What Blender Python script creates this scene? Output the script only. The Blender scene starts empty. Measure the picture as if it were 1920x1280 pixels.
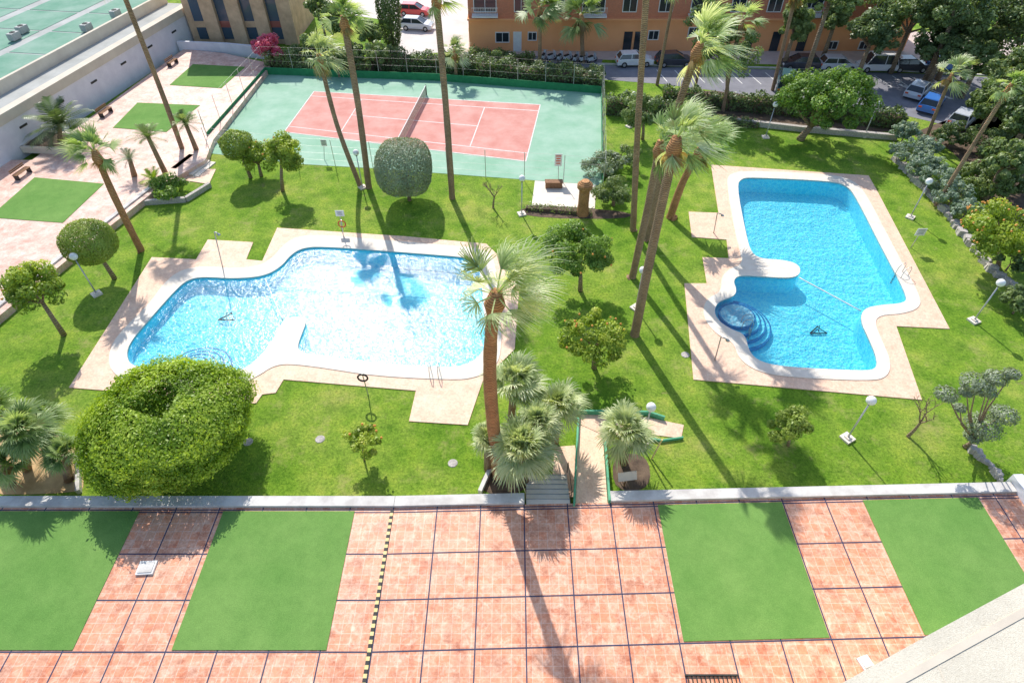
import bpy, math, random
import numpy as np
from mathutils import Vector, Matrix
from mathutils.geometry import tessellate_polygon
random.seed(7); rng=np.random.default_rng(7)
SC=bpy.context.scene; COL=SC.collection
# ---------- survey: photo measurements turned into metres on a level plane ----------
H=27.0; TH=math.radians(44.6); F=1145.0; CT,ST=math.cos(TH),math.sin(TH)
def ray(px,py):
    u=(px-960)/F; v=(640-py)/F
    return Vector((u,CT+v*ST,-ST+v*CT))
def G(px,py,z=0.0):
    d=ray(px,py); t=(z-H)/d.z
    return Vector((d.x*t,d.y*t,z))
def VY(px,py,Y):
    d=ray(px,py); t=Y/d.y
    return Vector((d.x*t,Y,H+d.z*t))
def m_per_px(p): return (p.y*CT+(H-p.z)*ST)/F
def GP(l,z=0.0): return [G(a,b,z) for a,b in l]
# ---------- materials ----------
def newmat(name):
    m=bpy.data.materials.new(name); m.use_nodes=True
    nt=m.node_tree; nt.nodes.clear()
    out=nt.nodes.new('ShaderNodeOutputMaterial')
    return m,nt,out
def N(nt,t,**k):
    n=nt.nodes.new(t)
    for a,b in k.items(): setattr(n,a,b)
    return n
def L(nt,a,b): nt.links.new(a,b)
def ramp(nt,fac,stops):
    r=N(nt,'ShaderNodeValToRGB'); e=r.color_ramp.elements
    while len(e)<len(stops): e.new(.5)
    for i,(p,c) in enumerate(stops):
        e[i].position=p; e[i].color=(c[0],c[1],c[2],1)
    L(nt,fac,r.inputs[0]); return r.outputs[0]
def mixc(nt,fac,a,b,mode='MIX'):
    m=N(nt,'ShaderNodeMix',data_type='RGBA',blend_type=mode)
    if isinstance(fac,(int,float)): m.inputs[0].default_value=fac
    else: L(nt,fac,m.inputs[0])
    for s,x in((6,a),(7,b)):
        if isinstance(x,tuple): m.inputs[s].default_value=(x[0],x[1],x[2],1)
        else: L(nt,x,m.inputs[s])
    return m.outputs[2]
def noise(nt,co,sc,det=4,rough=.6):
    n=N(nt,'ShaderNodeTexNoise'); n.inputs['Scale'].default_value=sc; n.inputs['Detail'].default_value=det; n.inputs['Roughness'].default_value=rough
    L(nt,co,n.inputs['Vector']); return n.outputs[0]
def mul(nt,a,k):
    mm=N(nt,'ShaderNodeMath',operation='MULTIPLY'); L(nt,a,mm.inputs[0])
    if isinstance(k,(int,float)): mm.inputs[1].default_value=k
    else: L(nt,k,mm.inputs[1])
    return mm.outputs[0]
def tobw(nt,c):
    bw=N(nt,'ShaderNodeRGBToBW'); L(nt,c,bw.inputs[0]); return bw.outputs[0]
def coord(nt): return N(nt,'ShaderNodeTexCoord').outputs['Object']
def fin(nt,out,col,rough=.8,bump=None,bs=.3,bd=.02,metal=0,spec=.4):
    p=N(nt,'ShaderNodeBsdfPrincipled')
    if isinstance(col,tuple): p.inputs['Base Color'].default_value=(col[0],col[1],col[2],1)
    else: L(nt,col,p.inputs['Base Color'])
    if isinstance(rough,(int,float)): p.inputs['Roughness'].default_value=rough
    else: L(nt,rough,p.inputs['Roughness'])
    p.inputs['Metallic'].default_value=metal
    p.inputs['Specular IOR Level'].default_value=spec
    if bump is not None:
        b=N(nt,'ShaderNodeBump'); b.inputs['Strength'].default_value=bs; b.inputs['Distance'].default_value=bd
        L(nt,bump,b.inputs['Height']); L(nt,b.outputs[0],p.inputs['Normal'])
    L(nt,p.outputs[0],out.inputs[0]); return p
def mat(name,c1,c2=None,sc=3,rough=.8,metal=0,bump=.2,spec=.4,lo=.35,hi=.65):
    m,nt,out=newmat(name); co=coord(nt)
    c2=c2 or tuple(x*.8 for x in c1)
    n=noise(nt,co,sc,6,.65)
    fin(nt,out,ramp(nt,n,[(lo,c1),(hi,c2)]),rough,noise(nt,co,sc*6,3),bump,.02,metal,spec)
    return m
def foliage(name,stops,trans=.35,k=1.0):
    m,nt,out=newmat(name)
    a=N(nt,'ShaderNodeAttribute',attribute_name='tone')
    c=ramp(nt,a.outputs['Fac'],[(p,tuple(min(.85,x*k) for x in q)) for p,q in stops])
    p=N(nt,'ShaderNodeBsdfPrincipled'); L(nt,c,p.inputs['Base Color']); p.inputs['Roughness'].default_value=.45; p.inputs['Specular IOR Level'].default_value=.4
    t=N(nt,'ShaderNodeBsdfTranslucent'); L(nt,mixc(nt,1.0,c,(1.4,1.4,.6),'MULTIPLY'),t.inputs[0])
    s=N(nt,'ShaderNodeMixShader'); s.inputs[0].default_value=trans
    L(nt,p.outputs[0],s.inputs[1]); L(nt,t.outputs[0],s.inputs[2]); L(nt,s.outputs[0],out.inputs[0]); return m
M={}
def grass_mat():
    m,nt,out=newmat('lawn_grass'); co=coord(nt)
    big=noise(nt,co,.16,5,.65); mid=noise(nt,co,.7,8,.76); fine=noise(nt,co,7,5,.75); vf=noise(nt,co,30,3,.75)
    c=ramp(nt,big,[(.32,(.15,.31,.022)),(.46,(.22,.39,.033)),(.58,(.32,.46,.06)),(.70,(.44,.49,.10))])
    c2=ramp(nt,mid,[(.3,(.42,.58,.45)),(.5,(.95,.98,.95)),(.70,(1.5,1.25,1.35))])
    c=mixc(nt,.95,c,c2,'MULTIPLY')
    c3=ramp(nt,fine,[(.3,(.30,.38,.3)),(.52,(1,1,1)),(.72,(1.6,1.4,1.5))])
    c=mixc(nt,.85,c,c3,'MULTIPLY')
    c4=ramp(nt,vf,[(.3,(.40,.45,.4)),(.55,(1,1,1)),(.72,(1.7,1.5,1.8))])
    c=mixc(nt,.8,c,c4,'MULTIPLY')
    dry=tobw(nt,ramp(nt,noise(nt,co,.5,9,.82),[(.53,(0,0,0)),(.68,(1,1,1))]))
    c=mixc(nt,mul(nt,dry,.6),c,(.50,.45,.17))
    bare=tobw(nt,ramp(nt,noise(nt,co,.31,8,.75),[(.635,(0,0,0)),(.68,(1,1,1))]))
    c=mixc(nt,mul(nt,bare,.7),c,(.36,.26,.14))
    fin(nt,out,c,.9,mixc(nt,.5,fine,vf),1,.12,0,.15); return m
M['grass']=grass_mat()
M['soil']=mat('garden_soil',(.18,.125,.085),(.08,.055,.04),1.5,.95,bump=.8)
M['earth']=mat('sandy_earth',(.62,.44,.24),(.42,.28,.14),1.2,.95,bump=.5)
def tile_mat(name,size,base,vary,stain,stainc,groutc,rot=0,rough=.55,ss=1.7,dkc=(.70,.58,.54),dkm=.85):
    m,nt,out=newmat(name); co=coord(nt)
    b=N(nt,'ShaderNodeTexBrick'); b.offset=0; b.squash=1
    b.inputs['Scale'].default_value=1; b.inputs['Brick Width'].default_value=size; b.inputs['Row Height'].default_value=size
    b.inputs['Mortar Size'].default_value=size*.03; b.inputs['Color1'].default_value=(*base,1); b.inputs['Color2'].default_value=(*vary,1); b.inputs['Mortar'].default_value=(*groutc,1)
    wob=N(nt,'ShaderNodeTexNoise'); wob.inputs['Scale'].default_value=1.1; L(nt,co,wob.inputs[0])
    wm=N(nt,'ShaderNodeMix',data_type='VECTOR'); wm.inputs[0].default_value=.03; L(nt,co,wm.inputs[4]); L(nt,wob.outputs[1],wm.inputs[5])
    mp=N(nt,'ShaderNodeMapping'); mp.inputs['Rotation'].default_value=(0,0,rot); L(nt,wm.outputs[1],mp.inputs[0]); L(nt,mp.outputs[0],b.inputs['Vector'])
    wv=N(nt,'ShaderNodeTexNoise'); wv.inputs['Scale'].default_value=ss; wv.inputs['Detail'].default_value=7; wv.inputs['Roughness'].default_value=.7; wv.inputs['Distortion'].default_value=1.0; L(nt,co,wv.inputs[0])
    f=tobw(nt,ramp(nt,wv.outputs[0],[(.47,(0,0,0)),(.68,(1,1,1))]))
    c=mixc(nt,mul(nt,f,stain),b.outputs[0],stainc)
    dk=ramp(nt,noise(nt,co,1.1,7,.78),[(.33,dkc),(.5,(1,1,1)),(.68,(1.12,1.1,1.08))])
    c=mixc(nt,dkm,c,dk,'MULTIPLY')
    fk=ramp(nt,noise(nt,co,9,4,.7),[(.35,(.80,.70,.67)),(.6,(1.06,1.06,1.05))])
    c=mixc(nt,.7,c,fk,'MULTIPLY')
    rr=N(nt,'ShaderNodeMapRange'); L(nt,noise(nt,co,2.5,4,.6),rr.inputs[0]); rr.inputs[3].default_value=rough-.2; rr.inputs[4].default_value=rough+.25
    fin(nt,out,c,rr.outputs[0],b.outputs['Fac'],-.3,.01); return m
M['tile']=tile_mat('terracotta_paving',.40,(.74,.30,.165),(.70,.38,.25),.62,(.92,.69,.54),(.80,.54,.41),0,.38,2.4,(.62,.42,.36),.95)
M['tile2']=tile_mat('faded_paving',.5,(.78,.52,.42),(.70,.44,.35),.7,(.88,.75,.66),(.66,.53,.45),.15,.5,1.1)
M['deck']=tile_mat('peach_deck',.33,(.86,.61,.45),(.84,.58,.42),.35,(.90,.72,.57),(.83,.61,.46),.1,.65,1.0,(.84,.79,.75),.8)
M['joint']=mat('dark_joint',(.05,.06,.12),(.035,.04,.085),4,.7)
def turfmat():
    m,nt,out=newmat('artificial_turf'); co=coord(nt)
    c=ramp(nt,noise(nt,co,.35,5,.6),[(.35,(.145,.30,.07)),(.65,(.19,.345,.09))])
    c=mixc(nt,.45,c,ramp(nt,noise(nt,co,22,4,.8),[(.3,(.5,.55,.5)),(.55,(1,1,1)),(.72,(1.5,1.4,1.4))]),'MULTIPLY')
    c=mixc(nt,.35,c,ramp(nt,noise(nt,co,1.6,5,.75),[(.3,(.65,.72,.65)),(.6,(1.15,1.1,1.1))]),'MULTIPLY')
    fin(nt,out,c,.95,noise(nt,co,40,2),.6,.03,0,.1); return m
M['turf']=turfmat()
M['coping']=mat('pale_coping',(.82,.75,.65),(.75,.66,.55),1.4,.7)
M['curb']=mat('pale_concrete',(.72,.70,.66),(.52,.49,.46),1.2,.85)
M['white']=mat('white_paint',(.80,.80,.78),(.72,.71,.69),2,.5)
M['lav']=mat('white_wall_render',(.80,.80,.84),(.70,.70,.75),.8,.85)
M['beige']=mat('beige_render',(.70,.63,.51),(.60,.53,.43),.5,.9,bump=.4)
def stucco():
    m,nt,out=newmat('rough_stucco'); co=coord(nt)
    c=ramp(nt,noise(nt,co,14,5,.8),[(.3,(.52,.47,.37)),(.5,(.66,.61,.50)),(.7,(.73,.69,.58))])
    c=mixc(nt,.5,c,ramp(nt,noise(nt,co,.7,5,.7),[(.35,(.82,.81,.79)),(.6,(1.06,1.05,1.03))]),'MULTIPLY')
    fin(nt,out,c,.95,noise(nt,co,30,3),.6,.03); return m
M['stucco']=stucco()
M['courtg']=mat('court_green',(.22,.43,.29),(.34,.52,.40),.35,.8)
M['courtr']=mat('court_red',(.57,.22,.18),(.66,.34,.29),.5,.8)
M['line']=mat('court_line',(.84,.79,.75),(.68,.60,.56),3,.8)
M['gfence']=mat('green_windscreen',(.02,.19,.075),(.03,.25,.1),2,.8)
M['greenp']=mat('green_paint',(.06,.32,.17),(.12,.42,.25),2,.6)
M['metal']=mat('galvanised_metal',(.55,.55,.55),(.45,.45,.45),5,.35,.6)
M['dmetal']=mat('dark_metal',(.05,.055,.05),(.03,.03,.03),5,.5,.3)
M['globe']=mat('opal_globe',(.88,.88,.87),(.84,.84,.83),2,.2)
M['yellow']=mat('yellow_paint',(.80,.64,.30),(.70,.55,.22),4,.6)
M['black']=mat('black_rubber',(.02,.02,.02),(.03,.03,.03),4,.6)
M['red']=mat('orange_red_plastic',(.75,.12,.03),(.65,.1,.03),4,.4)
M['wood']=mat('weathered_wood',(.34,.18,.09),(.2,.1,.05),6,.8)
M['asph']=mat('asphalt',(.26,.26,.295),(.20,.20,.23),.7,.9)
M['pave']=mat('pavement',(.66,.54,.48),(.55,.45,.41),.8,.9)
M['park']=mat('pale_parking',(.74,.68,.64),(.60,.55,.52),.3,.9)
M['orange']=mat('orange_render',(.94,.44,.20),(.86,.38,.17),.4,.9)
M['glass']=mat('window_glass',(.03,.04,.05),(.02,.03,.04),1,.08,spec=.8)
M['stone']=mat('tan_stone',(.72,.49,.31),(.50,.33,.21),.8,.85)
M['gravel']=mat('light_stone',(.6,.55,.5),(.35,.32,.3),8,.9,bump=.6)
M['roofg']=mat('green_roof',(.14,.31,.22),(.27,.41,.33),.25,.9,spec=.1)
M['roofw']=mat('pale_roof',(.50,.51,.49),(.38,.39,.37),.3,.9,spec=.1)
M['acgrey']=mat('grey_unit_casing',(.42,.43,.42),(.3,.31,.3),2,.6)
def brick_mat():
    m,nt,out=newmat('red_brick'); co=coord(nt)
    b=N(nt,'ShaderNodeTexBrick'); mp=N(nt,'ShaderNodeMapping'); mp.inputs['Rotation'].default_value=(math.pi/2,0,0); L(nt,co,mp.inputs[0]); L(nt,mp.outputs[0],b.inputs[0])
    b.inputs['Scale'].default_value=3; b.inputs['Color1'].default_value=(.66,.23,.12,1); b.inputs['Color2'].default_value=(.56,.19,.10,1); b.inputs['Mortar'].default_value=(.5,.3,.22,1)
    fin(nt,out,b.outputs[0],.9); return m
M['brick']=brick_mat()
def pool_tile(name='pool_mosaic_painted_caustics',k=(1,1,1)):
    m,nt,out=newmat(name); co=coord(nt)
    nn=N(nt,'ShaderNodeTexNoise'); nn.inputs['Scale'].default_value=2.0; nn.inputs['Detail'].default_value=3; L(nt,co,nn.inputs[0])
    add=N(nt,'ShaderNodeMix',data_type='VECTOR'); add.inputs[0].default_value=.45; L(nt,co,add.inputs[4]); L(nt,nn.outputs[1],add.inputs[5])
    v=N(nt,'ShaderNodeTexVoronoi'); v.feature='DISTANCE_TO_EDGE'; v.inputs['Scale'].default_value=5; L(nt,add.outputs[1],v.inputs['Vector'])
    c=ramp(nt,v.outputs['Distance'],[(.0,(.38*k[0],.92*k[1],.98*k[2])),(.12,(.19*k[0],.80*k[1],.95*k[2])),(.5,(.12*k[0],.73*k[1],.93*k[2]))])  # pale cell edges imitate caustic ripple light, painted into the tile colour
    c=mixc(nt,.5,c,ramp(nt,noise(nt,co,5,4,.7),[(.35,(.8,.88,.93)),(.6,(1.1,1.05,1.03))]),'MULTIPLY')
    fin(nt,out,c,.5); return m
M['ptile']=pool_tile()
M['pround']=pool_tile('round_step_mosaic_painted_caustics',(1.8,.80,.82))
M['pblue']=mat('blue_pool_tile',(.02,.20,.46),(.03,.24,.50),4,.4)
def water_mat():
    m,nt,out=newmat('pool_water'); co=coord(nt)
    n1=noise(nt,co,.9,2,.5); n2=noise(nt,co,3.4,3,.6); n3=noise(nt,co,9,2,.6)
    prev=None
    for n_,d_ in((n1,.05),(n2,.036),(n3,.024)):
        b=N(nt,'ShaderNodeBump'); b.inputs['Strength'].default_value=1; b.inputs['Distance'].default_value=d_; L(nt,n_,b.inputs['Height'])
        if prev: L(nt,prev,b.inputs['Normal'])
        prev=b.outputs[0]
    g=N(nt,'ShaderNodeBsdfGlossy'); g.inputs['Roughness'].default_value=.15; g.inputs[0].default_value=(1,1,1,1); L(nt,prev,g.inputs['Normal'])
    t=N(nt,'ShaderNodeBsdfTransparent'); t.inputs[0].default_value=(.80,.97,.99,1)
    fr=N(nt,'ShaderNodeFresnel'); fr.inputs[0].default_value=1.33; L(nt,prev,fr.inputs['Normal'])
    s=N(nt,'ShaderNodeMixShader'); L(nt,fr.outputs[0],s.inputs[0]); L(nt,t.outputs[0],s.inputs[1]); L(nt,g.outputs[0],s.inputs[2]); L(nt,s.outputs[0],out.inputs[0]); return m
M['water']=water_mat()
def trunk_mat(name,a,b2,sc=3):
    m,nt,out=newmat(name); co=coord(nt)
    w=N(nt,'ShaderNodeTexWave'); w.bands_direction='Z'; w.inputs['Scale'].default_value=sc; w.inputs['Distortion'].default_value=3; w.inputs['Detail'].default_value=3; w.inputs['Detail Scale'].default_value=3; L(nt,co,w.inputs[0])
    c=ramp(nt,w.outputs['Fac'],[(.2,a),(.8,b2)])
    c=mixc(nt,.6,c,ramp(nt,noise(nt,co,1.2,5,.7),[(.35,(.6,.58,.55)),(.65,(1.25,1.2,1.1))]),'MULTIPLY')
    fin(nt,out,c,.9,w.outputs['Fac'],.8,.05,0,.2); return m
M['ptrunk']=trunk_mat('palm_bark',(.26,.17,.11),(.52,.36,.24))
M['rtrunk']=trunk_mat('reddish_palm_bark',(.36,.17,.08),(.62,.34,.17))
M['bark']=trunk_mat('tree_bark',(.26,.19,.13),(.40,.31,.22),2)
M['f_fan']=foliage('fan_palm_leaf',[(0,(.30,.19,.09)),(.15,(.40,.30,.14)),(.25,(.14,.22,.06)),(.6,(.30,.42,.16)),(1,(.54,.62,.34))],.4,1.0)
M['f_dfan']=foliage('green_fan_palm_leaf',[(0,(.26,.17,.08)),(.15,(.3,.22,.1)),(.25,(.09,.15,.045)),(.6,(.22,.33,.11)),(1,(.44,.53,.26))],.35)
M['f_wind']=foliage('windblown_palm_leaf',[(0,(.34,.22,.1)),(.15,(.44,.33,.16)),(.25,(.18,.26,.09)),(.6,(.42,.52,.25)),(1,(.78,.80,.60))],.4,1.0)
M['f_silver']=foliage('silvery_fan_leaf',[(0,(.34,.26,.14)),(.2,(.20,.26,.11)),(.6,(.42,.50,.25)),(1,(.68,.72,.45))],.3,1.0)
M['f_green']=foliage('broadleaf_green',[(0,(.06,.11,.02)),(.5,(.15,.27,.045)),(1,(.33,.48,.10))])
M['f_lime']=foliage('lime_hedge_leaf',[(0,(.07,.14,.012)),(.45,(.22,.36,.03)),(1,(.56,.68,.10))],.35)
M['f_ball']=foliage('clipped_ball_leaf',[(0,(.12,.18,.03)),(.5,(.27,.37,.06)),(1,(.46,.54,.14))],.3)
M['f_dark']=foliage('dark_foliage',[(0,(.04,.065,.028)),(.5,(.10,.155,.055)),(1,(.22,.29,.12))],.25,1.2)
M['f_olive']=foliage('olive_grey_leaf',[(0,(.14,.18,.11)),(.5,(.26,.32,.21)),(1,(.42,.47,.33))],.2)
M['f_blue']=foliage('blue_grey_leaf',[(0,(.12,.19,.13)),(.5,(.26,.35,.25)),(1,(.48,.56,.44))],.2)
M['f_cit']=foliage('citrus_leaf',[(0,(.09,.14,.015)),(.5,(.27,.38,.045)),(.85,(.50,.58,.09)),(1,(.68,.62,.17))],.35)
M['f_mid']=foliage('dull_green_leaf',[(0,(.075,.12,.045)),(.5,(.19,.27,.09)),(1,(.38,.46,.19))],.3)
M['f_pink']=foliage('bougainvillea_bract',[(0,(.16,.16,.04)),(.3,(.60,.08,.18)),(1,(.85,.25,.40))],.3)
M['fruit']=mat('orange_fruit',(.78,.36,.08),(.74,.30,.06),3,.5)
# ---------- object helpers ----------
def tag(o,label,cat,group=None):
    o['label']=label; o['category']=cat
    if group: o['group']=group
    return o
def struct(o): o['kind']='structure'; return o
def empty(name,loc,label,cat,group=None,rz=0):
    e=bpy.data.objects.new(name,None); e.location=loc; e.rotation_euler=(0,0,rz); e.empty_display_size=.3; COL.objects.link(e)
    return tag(e,label,cat,group)
class MB:
    def __init__(s): s.v=[];s.f=[];s.m=[]
    def add(s,vs,fs,mi=0):
        o=len(s.v); s.v+= [tuple(p) for p in vs]; s.f+=[tuple(i+o for i in f) for f in fs]; s.m+=[mi]*len(fs); return s
    def box(s,c,d,rz=0,mi=0,taper=1,rx=0,ry=0):
        x,y,z=[k/2 for k in d]; R=Matrix.Rotation(rz,3,'Z')@Matrix.Rotation(ry,3,'Y')@Matrix.Rotation(rx,3,'X'); c=Vector(c)
        P=[(-x,-y,-z),(x,-y,-z),(x,y,-z),(-x,y,-z),(-x*taper,-y*taper,z),(x*taper,-y*taper,z),(x*taper,y*taper,z),(-x*taper,y*taper,z)]
        return s.add([c+R@Vector(p) for p in P],[(3,2,1,0),(4,5,6,7),(0,1,5,4),(1,2,6,5),(2,3,7,6),(3,0,4,7)],mi)
    def beam(s,a,b,w,h,mi=0):
        a=Vector(a);b=Vector(b);d=b-a; l=d.length; d.normalize(); side=Vector((-d.y,d.x,0)); 
        if side.length<1e-4: side=Vector((1,0,0))
        side.normalize(); up=d.cross(side)*-1
        if up.z<0: up=-up
        vs=[]
        for p in(a,b):
            for sx,sz in((-1,0),(1,0),(1,1),(-1,1)): vs.append(p+side*sx*w/2+up*sz*h)
        return s.add(vs,[(0,1,2,3),(7,6,5,4),(0,4,5,1),(1,5,6,2),(2,6,7,3),(3,7,4,0)],mi)
    def tube(s,pts,rad,n=8,mi=0):
        pts=[Vector(p) for p in pts]
        if not hasattr(rad,'__len__'): rad=[rad]*len(pts)
        vs=[]
        for i,p in enumerate(pts):
            d=(pts[min(i+1,len(pts)-1)]-pts[max(i-1,0)]).normalized()
            a=d.cross(Vector((0,1,0)) if abs(d.y)<.9 else Vector((1,0,0))).normalized(); b=d.cross(a)
            for k in range(n):
                t=2*math.pi*k/n; vs.append(p+(a*math.cos(t)+b*math.sin(t))*rad[i])
        fs=[]
        for i in range(len(pts)-1):
            for k in range(n): fs.append((i*n+k,i*n+(k+1)%n,(i+1)*n+(k+1)%n,(i+1)*n+k))
        fs.append(tuple(range(n))[::-1]); fs.append(tuple((len(pts)-1)*n+k for k in range(n)))
        return s.add(vs,fs,mi)
    def ball(s,c,r,n=12,rings=8,mi=0,sz=1):
        vs=[];fs=[]
        for i in range(rings+1):
            ph=math.pi*i/rings
            for k in range(n):
                t=2*math.pi*k/n; vs.append((c[0]+r*math.sin(ph)*math.cos(t),c[1]+r*math.sin(ph)*math.sin(t),c[2]+r*sz*math.cos(ph)))
        for i in range(rings):
            for k in range(n): fs.append((i*n+k,(i+1)*n+k,(i+1)*n+(k+1)%n,i*n+(k+1)%n))
        return s.add(vs,fs,mi)
    def poly(s,loops,z=None,mi=0,zf=None,down=False):
        loops=[[Vector(p) for p in l] for l in loops]
        tess=tessellate_polygon([[Vector((p.x,p.y,0)) for p in l] for l in loops])
        fl=[p for l in loops for p in l]
        vs=[(p.x,p.y,(zf(p) if zf else (p.z if z is None else z))) for p in fl]
        fs=[]
        for a,b,c in tess:
            cr=(fl[b].x-fl[a].x)*(fl[c].y-fl[a].y)-(fl[b].y-fl[a].y)*(fl[c].x-fl[a].x)
            fs.append((a,b,c) if cr>0 else (a,c,b))
        return s.add(vs,fs,mi)
    def wall(s,loop,z0,z1,mi=0,zf0=None):
        n=len(loop); vs=[]
        for p in loop: vs+=[(p[0],p[1],zf0(p) if zf0 else z0),(p[0],p[1],z1)]
        return s.add(vs,[(2*i,2*((i+1)%n),2*((i+1)%n)+1,2*i+1) for i in range(n)],mi)
    def torus(s,c,R,r,n=20,k=6,mi=0,ax='Z'):
        vs=[]
        for i in range(n):
            a=2*math.pi*i/n
            for j in range(k):
                b=2*math.pi*j/k; q=((R+r*math.cos(b))*math.cos(a),(R+r*math.cos(b))*math.sin(a),r*math.sin(b))
                if ax=='Y': q=(q[0],q[2],q[1])
                if ax=='X': q=(q[2],q[0],q[1])
                vs.append((c[0]+q[0],c[1]+q[1],c[2]+q[2]))
        return s.add(vs,[(i*k+j,((i+1)%n)*k+j,((i+1)%n)*k+(j+1)%k,i*k+(j+1)%k) for i in range(n) for j in range(k)],mi)
    def obj(s,name,mats,parent=None,loc=None,smooth=False,bevel=0):
        me=bpy.data.meshes.new(name); me.from_pydata(s.v,[],s.f)
        for m in (mats if isinstance(mats,list) else [mats]): me.materials.append(M[m] if isinstance(m,str) else m)
        me.polygons.foreach_set('material_index',s.m)
        if smooth: me.polygons.foreach_set('use_smooth',[True]*len(s.f))
        me.update(); o=bpy.data.objects.new(name,me); COL.objects.link(o)
        if parent: o.parent=parent
        if loc is not None: o.location=loc
        if bevel:
            b=o.modifiers.new('b','BEVEL'); b.width=bevel; b.segments=2
        return o
def inst(o,loc,parent):
    c=o.copy(); c.location=loc; c.parent=parent; COL.objects.link(c); return c
def prism(loops,z0,z1,name,mats):
    b=MB(); b.poly(loops,z1)
    for l in loops: b.wall(l,z0,z1)
    return b.obj(name,mats)
def chaikin(l,it=2):
    for _ in range(it):
        o=[]
        for i in range(len(l)):
            a,b=l[i],l[(i+1)%len(l)]; o+=[a*.75+b*.25,a*.25+b*.75]
        l=o
    return l
def npmesh(name,V,Q,tone,material,parent):
    n=len(V);k=len(Q)
    me=bpy.data.meshes.new(name); me.vertices.add(n); me.vertices.foreach_set('co',np.asarray(V,dtype=np.float32).ravel())
    me.loops.add(k*4); me.loops.foreach_set('vertex_index',np.asarray(Q,dtype=np.int32).ravel())
    me.polygons.add(k); me.polygons.foreach_set('loop_start',np.arange(0,k*4,4,dtype=np.int32))
    at=me.attributes.new('tone','FLOAT','FACE'); at.data.foreach_set('value',np.asarray(tone,dtype=np.float32))
    me.materials.append(M[material]); me.update(calc_edges=True)
    o=bpy.data.objects.new(name,me); COL.objects.link(o)
    if parent: o.parent=parent
    return o
def unit(a): return a/np.maximum(np.linalg.norm(a,axis=1,keepdims=True),1e-6)
def leaves(name,P,Nn,size,tone,material,parent,aspect=.55):
    n=len(P); r=rng.normal(size=(n,3)); Nn=unit(Nn); t=unit(np.cross(Nn,r)); b=np.cross(Nn,t)
    sz=(size*rng.uniform(.6,1.3,n))[:,None]
    V=np.empty((n,4,3)); V[:,0]=P-t*sz*.5; V[:,1]=P+b*sz*aspect*.5+Nn*sz*.06; V[:,2]=P+t*sz*.5; V[:,3]=P-b*sz*aspect*.5+Nn*sz*.06
    return npmesh(name,V.reshape(-1,3),np.arange(n*4).reshape(n,4),np.clip(tone,0,1),material,parent)
def sph(n): return unit(rng.normal(size=(n,3)))
def crown_clump(c,rx,ry,rz,n,k,cr,leaf,material,parent,zmin=-.6,fill=.2):
    d=sph(k*2); d=d[d[:,2]>zmin][:k]; k=len(d)
    R=np.array([rx,ry,rz]); cc=d*R*rng.uniform(.45,.9,(k,1)); crr=cr*(rx+rz)/2*rng.uniform(.6,1.35,k); ct=rng.uniform(0,1,k)
    idx=rng.integers(0,k,n); dd=sph(n); P=cc[idx]+dd*(crr[idx]*rng.uniform(.25,1,n)**.45)[:,None]*np.array([1,1,.8])
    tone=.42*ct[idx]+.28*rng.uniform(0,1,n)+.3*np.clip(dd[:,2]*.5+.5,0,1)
    nn=dd+rng.normal(size=(n,3))*.55+np.array([0,0,.35])
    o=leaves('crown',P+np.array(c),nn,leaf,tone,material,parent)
    return o,cc+np.array(c)
def crown_shell(c,R,n,leaf,material,parent,p=2.4,hollow=0,rough=.05,lump=0.06):
    d=sph(n); s=(np.abs(d)**p).sum(1)**(-1/p)
    ph=rng.uniform(0,6.28,6)
    lum=1+lump*(np.sin(d[:,0]*7+ph[0])+np.sin(d[:,1]*8+ph[1])+np.sin(d[:,2]*7+ph[2]))/1.5
    if hollow: lum=lum+.03*(np.sin(d[:,0]*19+ph[3])*np.sin(d[:,1]*17+ph[4])+np.sin(d[:,2]*15+d[:,0]*9+ph[5]))
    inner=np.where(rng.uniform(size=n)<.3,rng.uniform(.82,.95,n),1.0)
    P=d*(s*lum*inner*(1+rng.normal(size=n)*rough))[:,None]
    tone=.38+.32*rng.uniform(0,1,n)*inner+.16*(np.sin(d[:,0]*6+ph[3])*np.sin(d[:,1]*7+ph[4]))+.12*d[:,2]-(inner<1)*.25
    if hollow:
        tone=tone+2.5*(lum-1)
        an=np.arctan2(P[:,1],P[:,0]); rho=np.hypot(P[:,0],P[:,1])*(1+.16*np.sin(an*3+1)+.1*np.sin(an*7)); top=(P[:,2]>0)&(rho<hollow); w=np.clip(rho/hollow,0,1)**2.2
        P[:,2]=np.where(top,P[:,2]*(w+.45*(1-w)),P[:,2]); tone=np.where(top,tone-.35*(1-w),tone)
        keep=~(top&(rho<hollow*.6)&(rng.uniform(size=n)<.6)); P=P[keep];d=d[keep];tone=tone[keep]
    P=P*np.array(R); n=len(P)
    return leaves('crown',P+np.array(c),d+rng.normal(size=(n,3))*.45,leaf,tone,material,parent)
def trunk_limbs(c,h0,r,targets,parent,material='bark',nl=7):
    b=MB(); c=Vector(c); fork=Vector((c.x*.6,c.y*.6,max(.3,h0)))
    b.tube([(0,0,-.05),(fork.x*.4+.05*r,fork.y*.4,fork.z*.5),fork],[r*1.25,r*.95,r*.8],8)
    for i in range(min(nl,len(targets))):
        t=Vector(targets[i]); mid=fork*.5+t*.5+Vector((random.uniform(-.1,.1),random.uniform(-.1,.1),.05))
        b.tube([fork,mid,t],[r*.55,r*.35,r*.12],6)
    return b.obj('trunk',material,parent,smooth=True)
def fruits(c,R,n,parent):
    b=MB(); b.ball((0,0,0),.07,8,5); src=b.obj('fruit','fruit',parent,smooth=True); first=True
    for d in sph(n):
        q=(c[0]+d[0]*R[0]*.93,c[1]+d[1]*R[1]*.93,c[2]+abs(d[2])*R[2]*.88)
        if first: src.location=q; first=False
        else: inst(src,q,parent)
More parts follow.
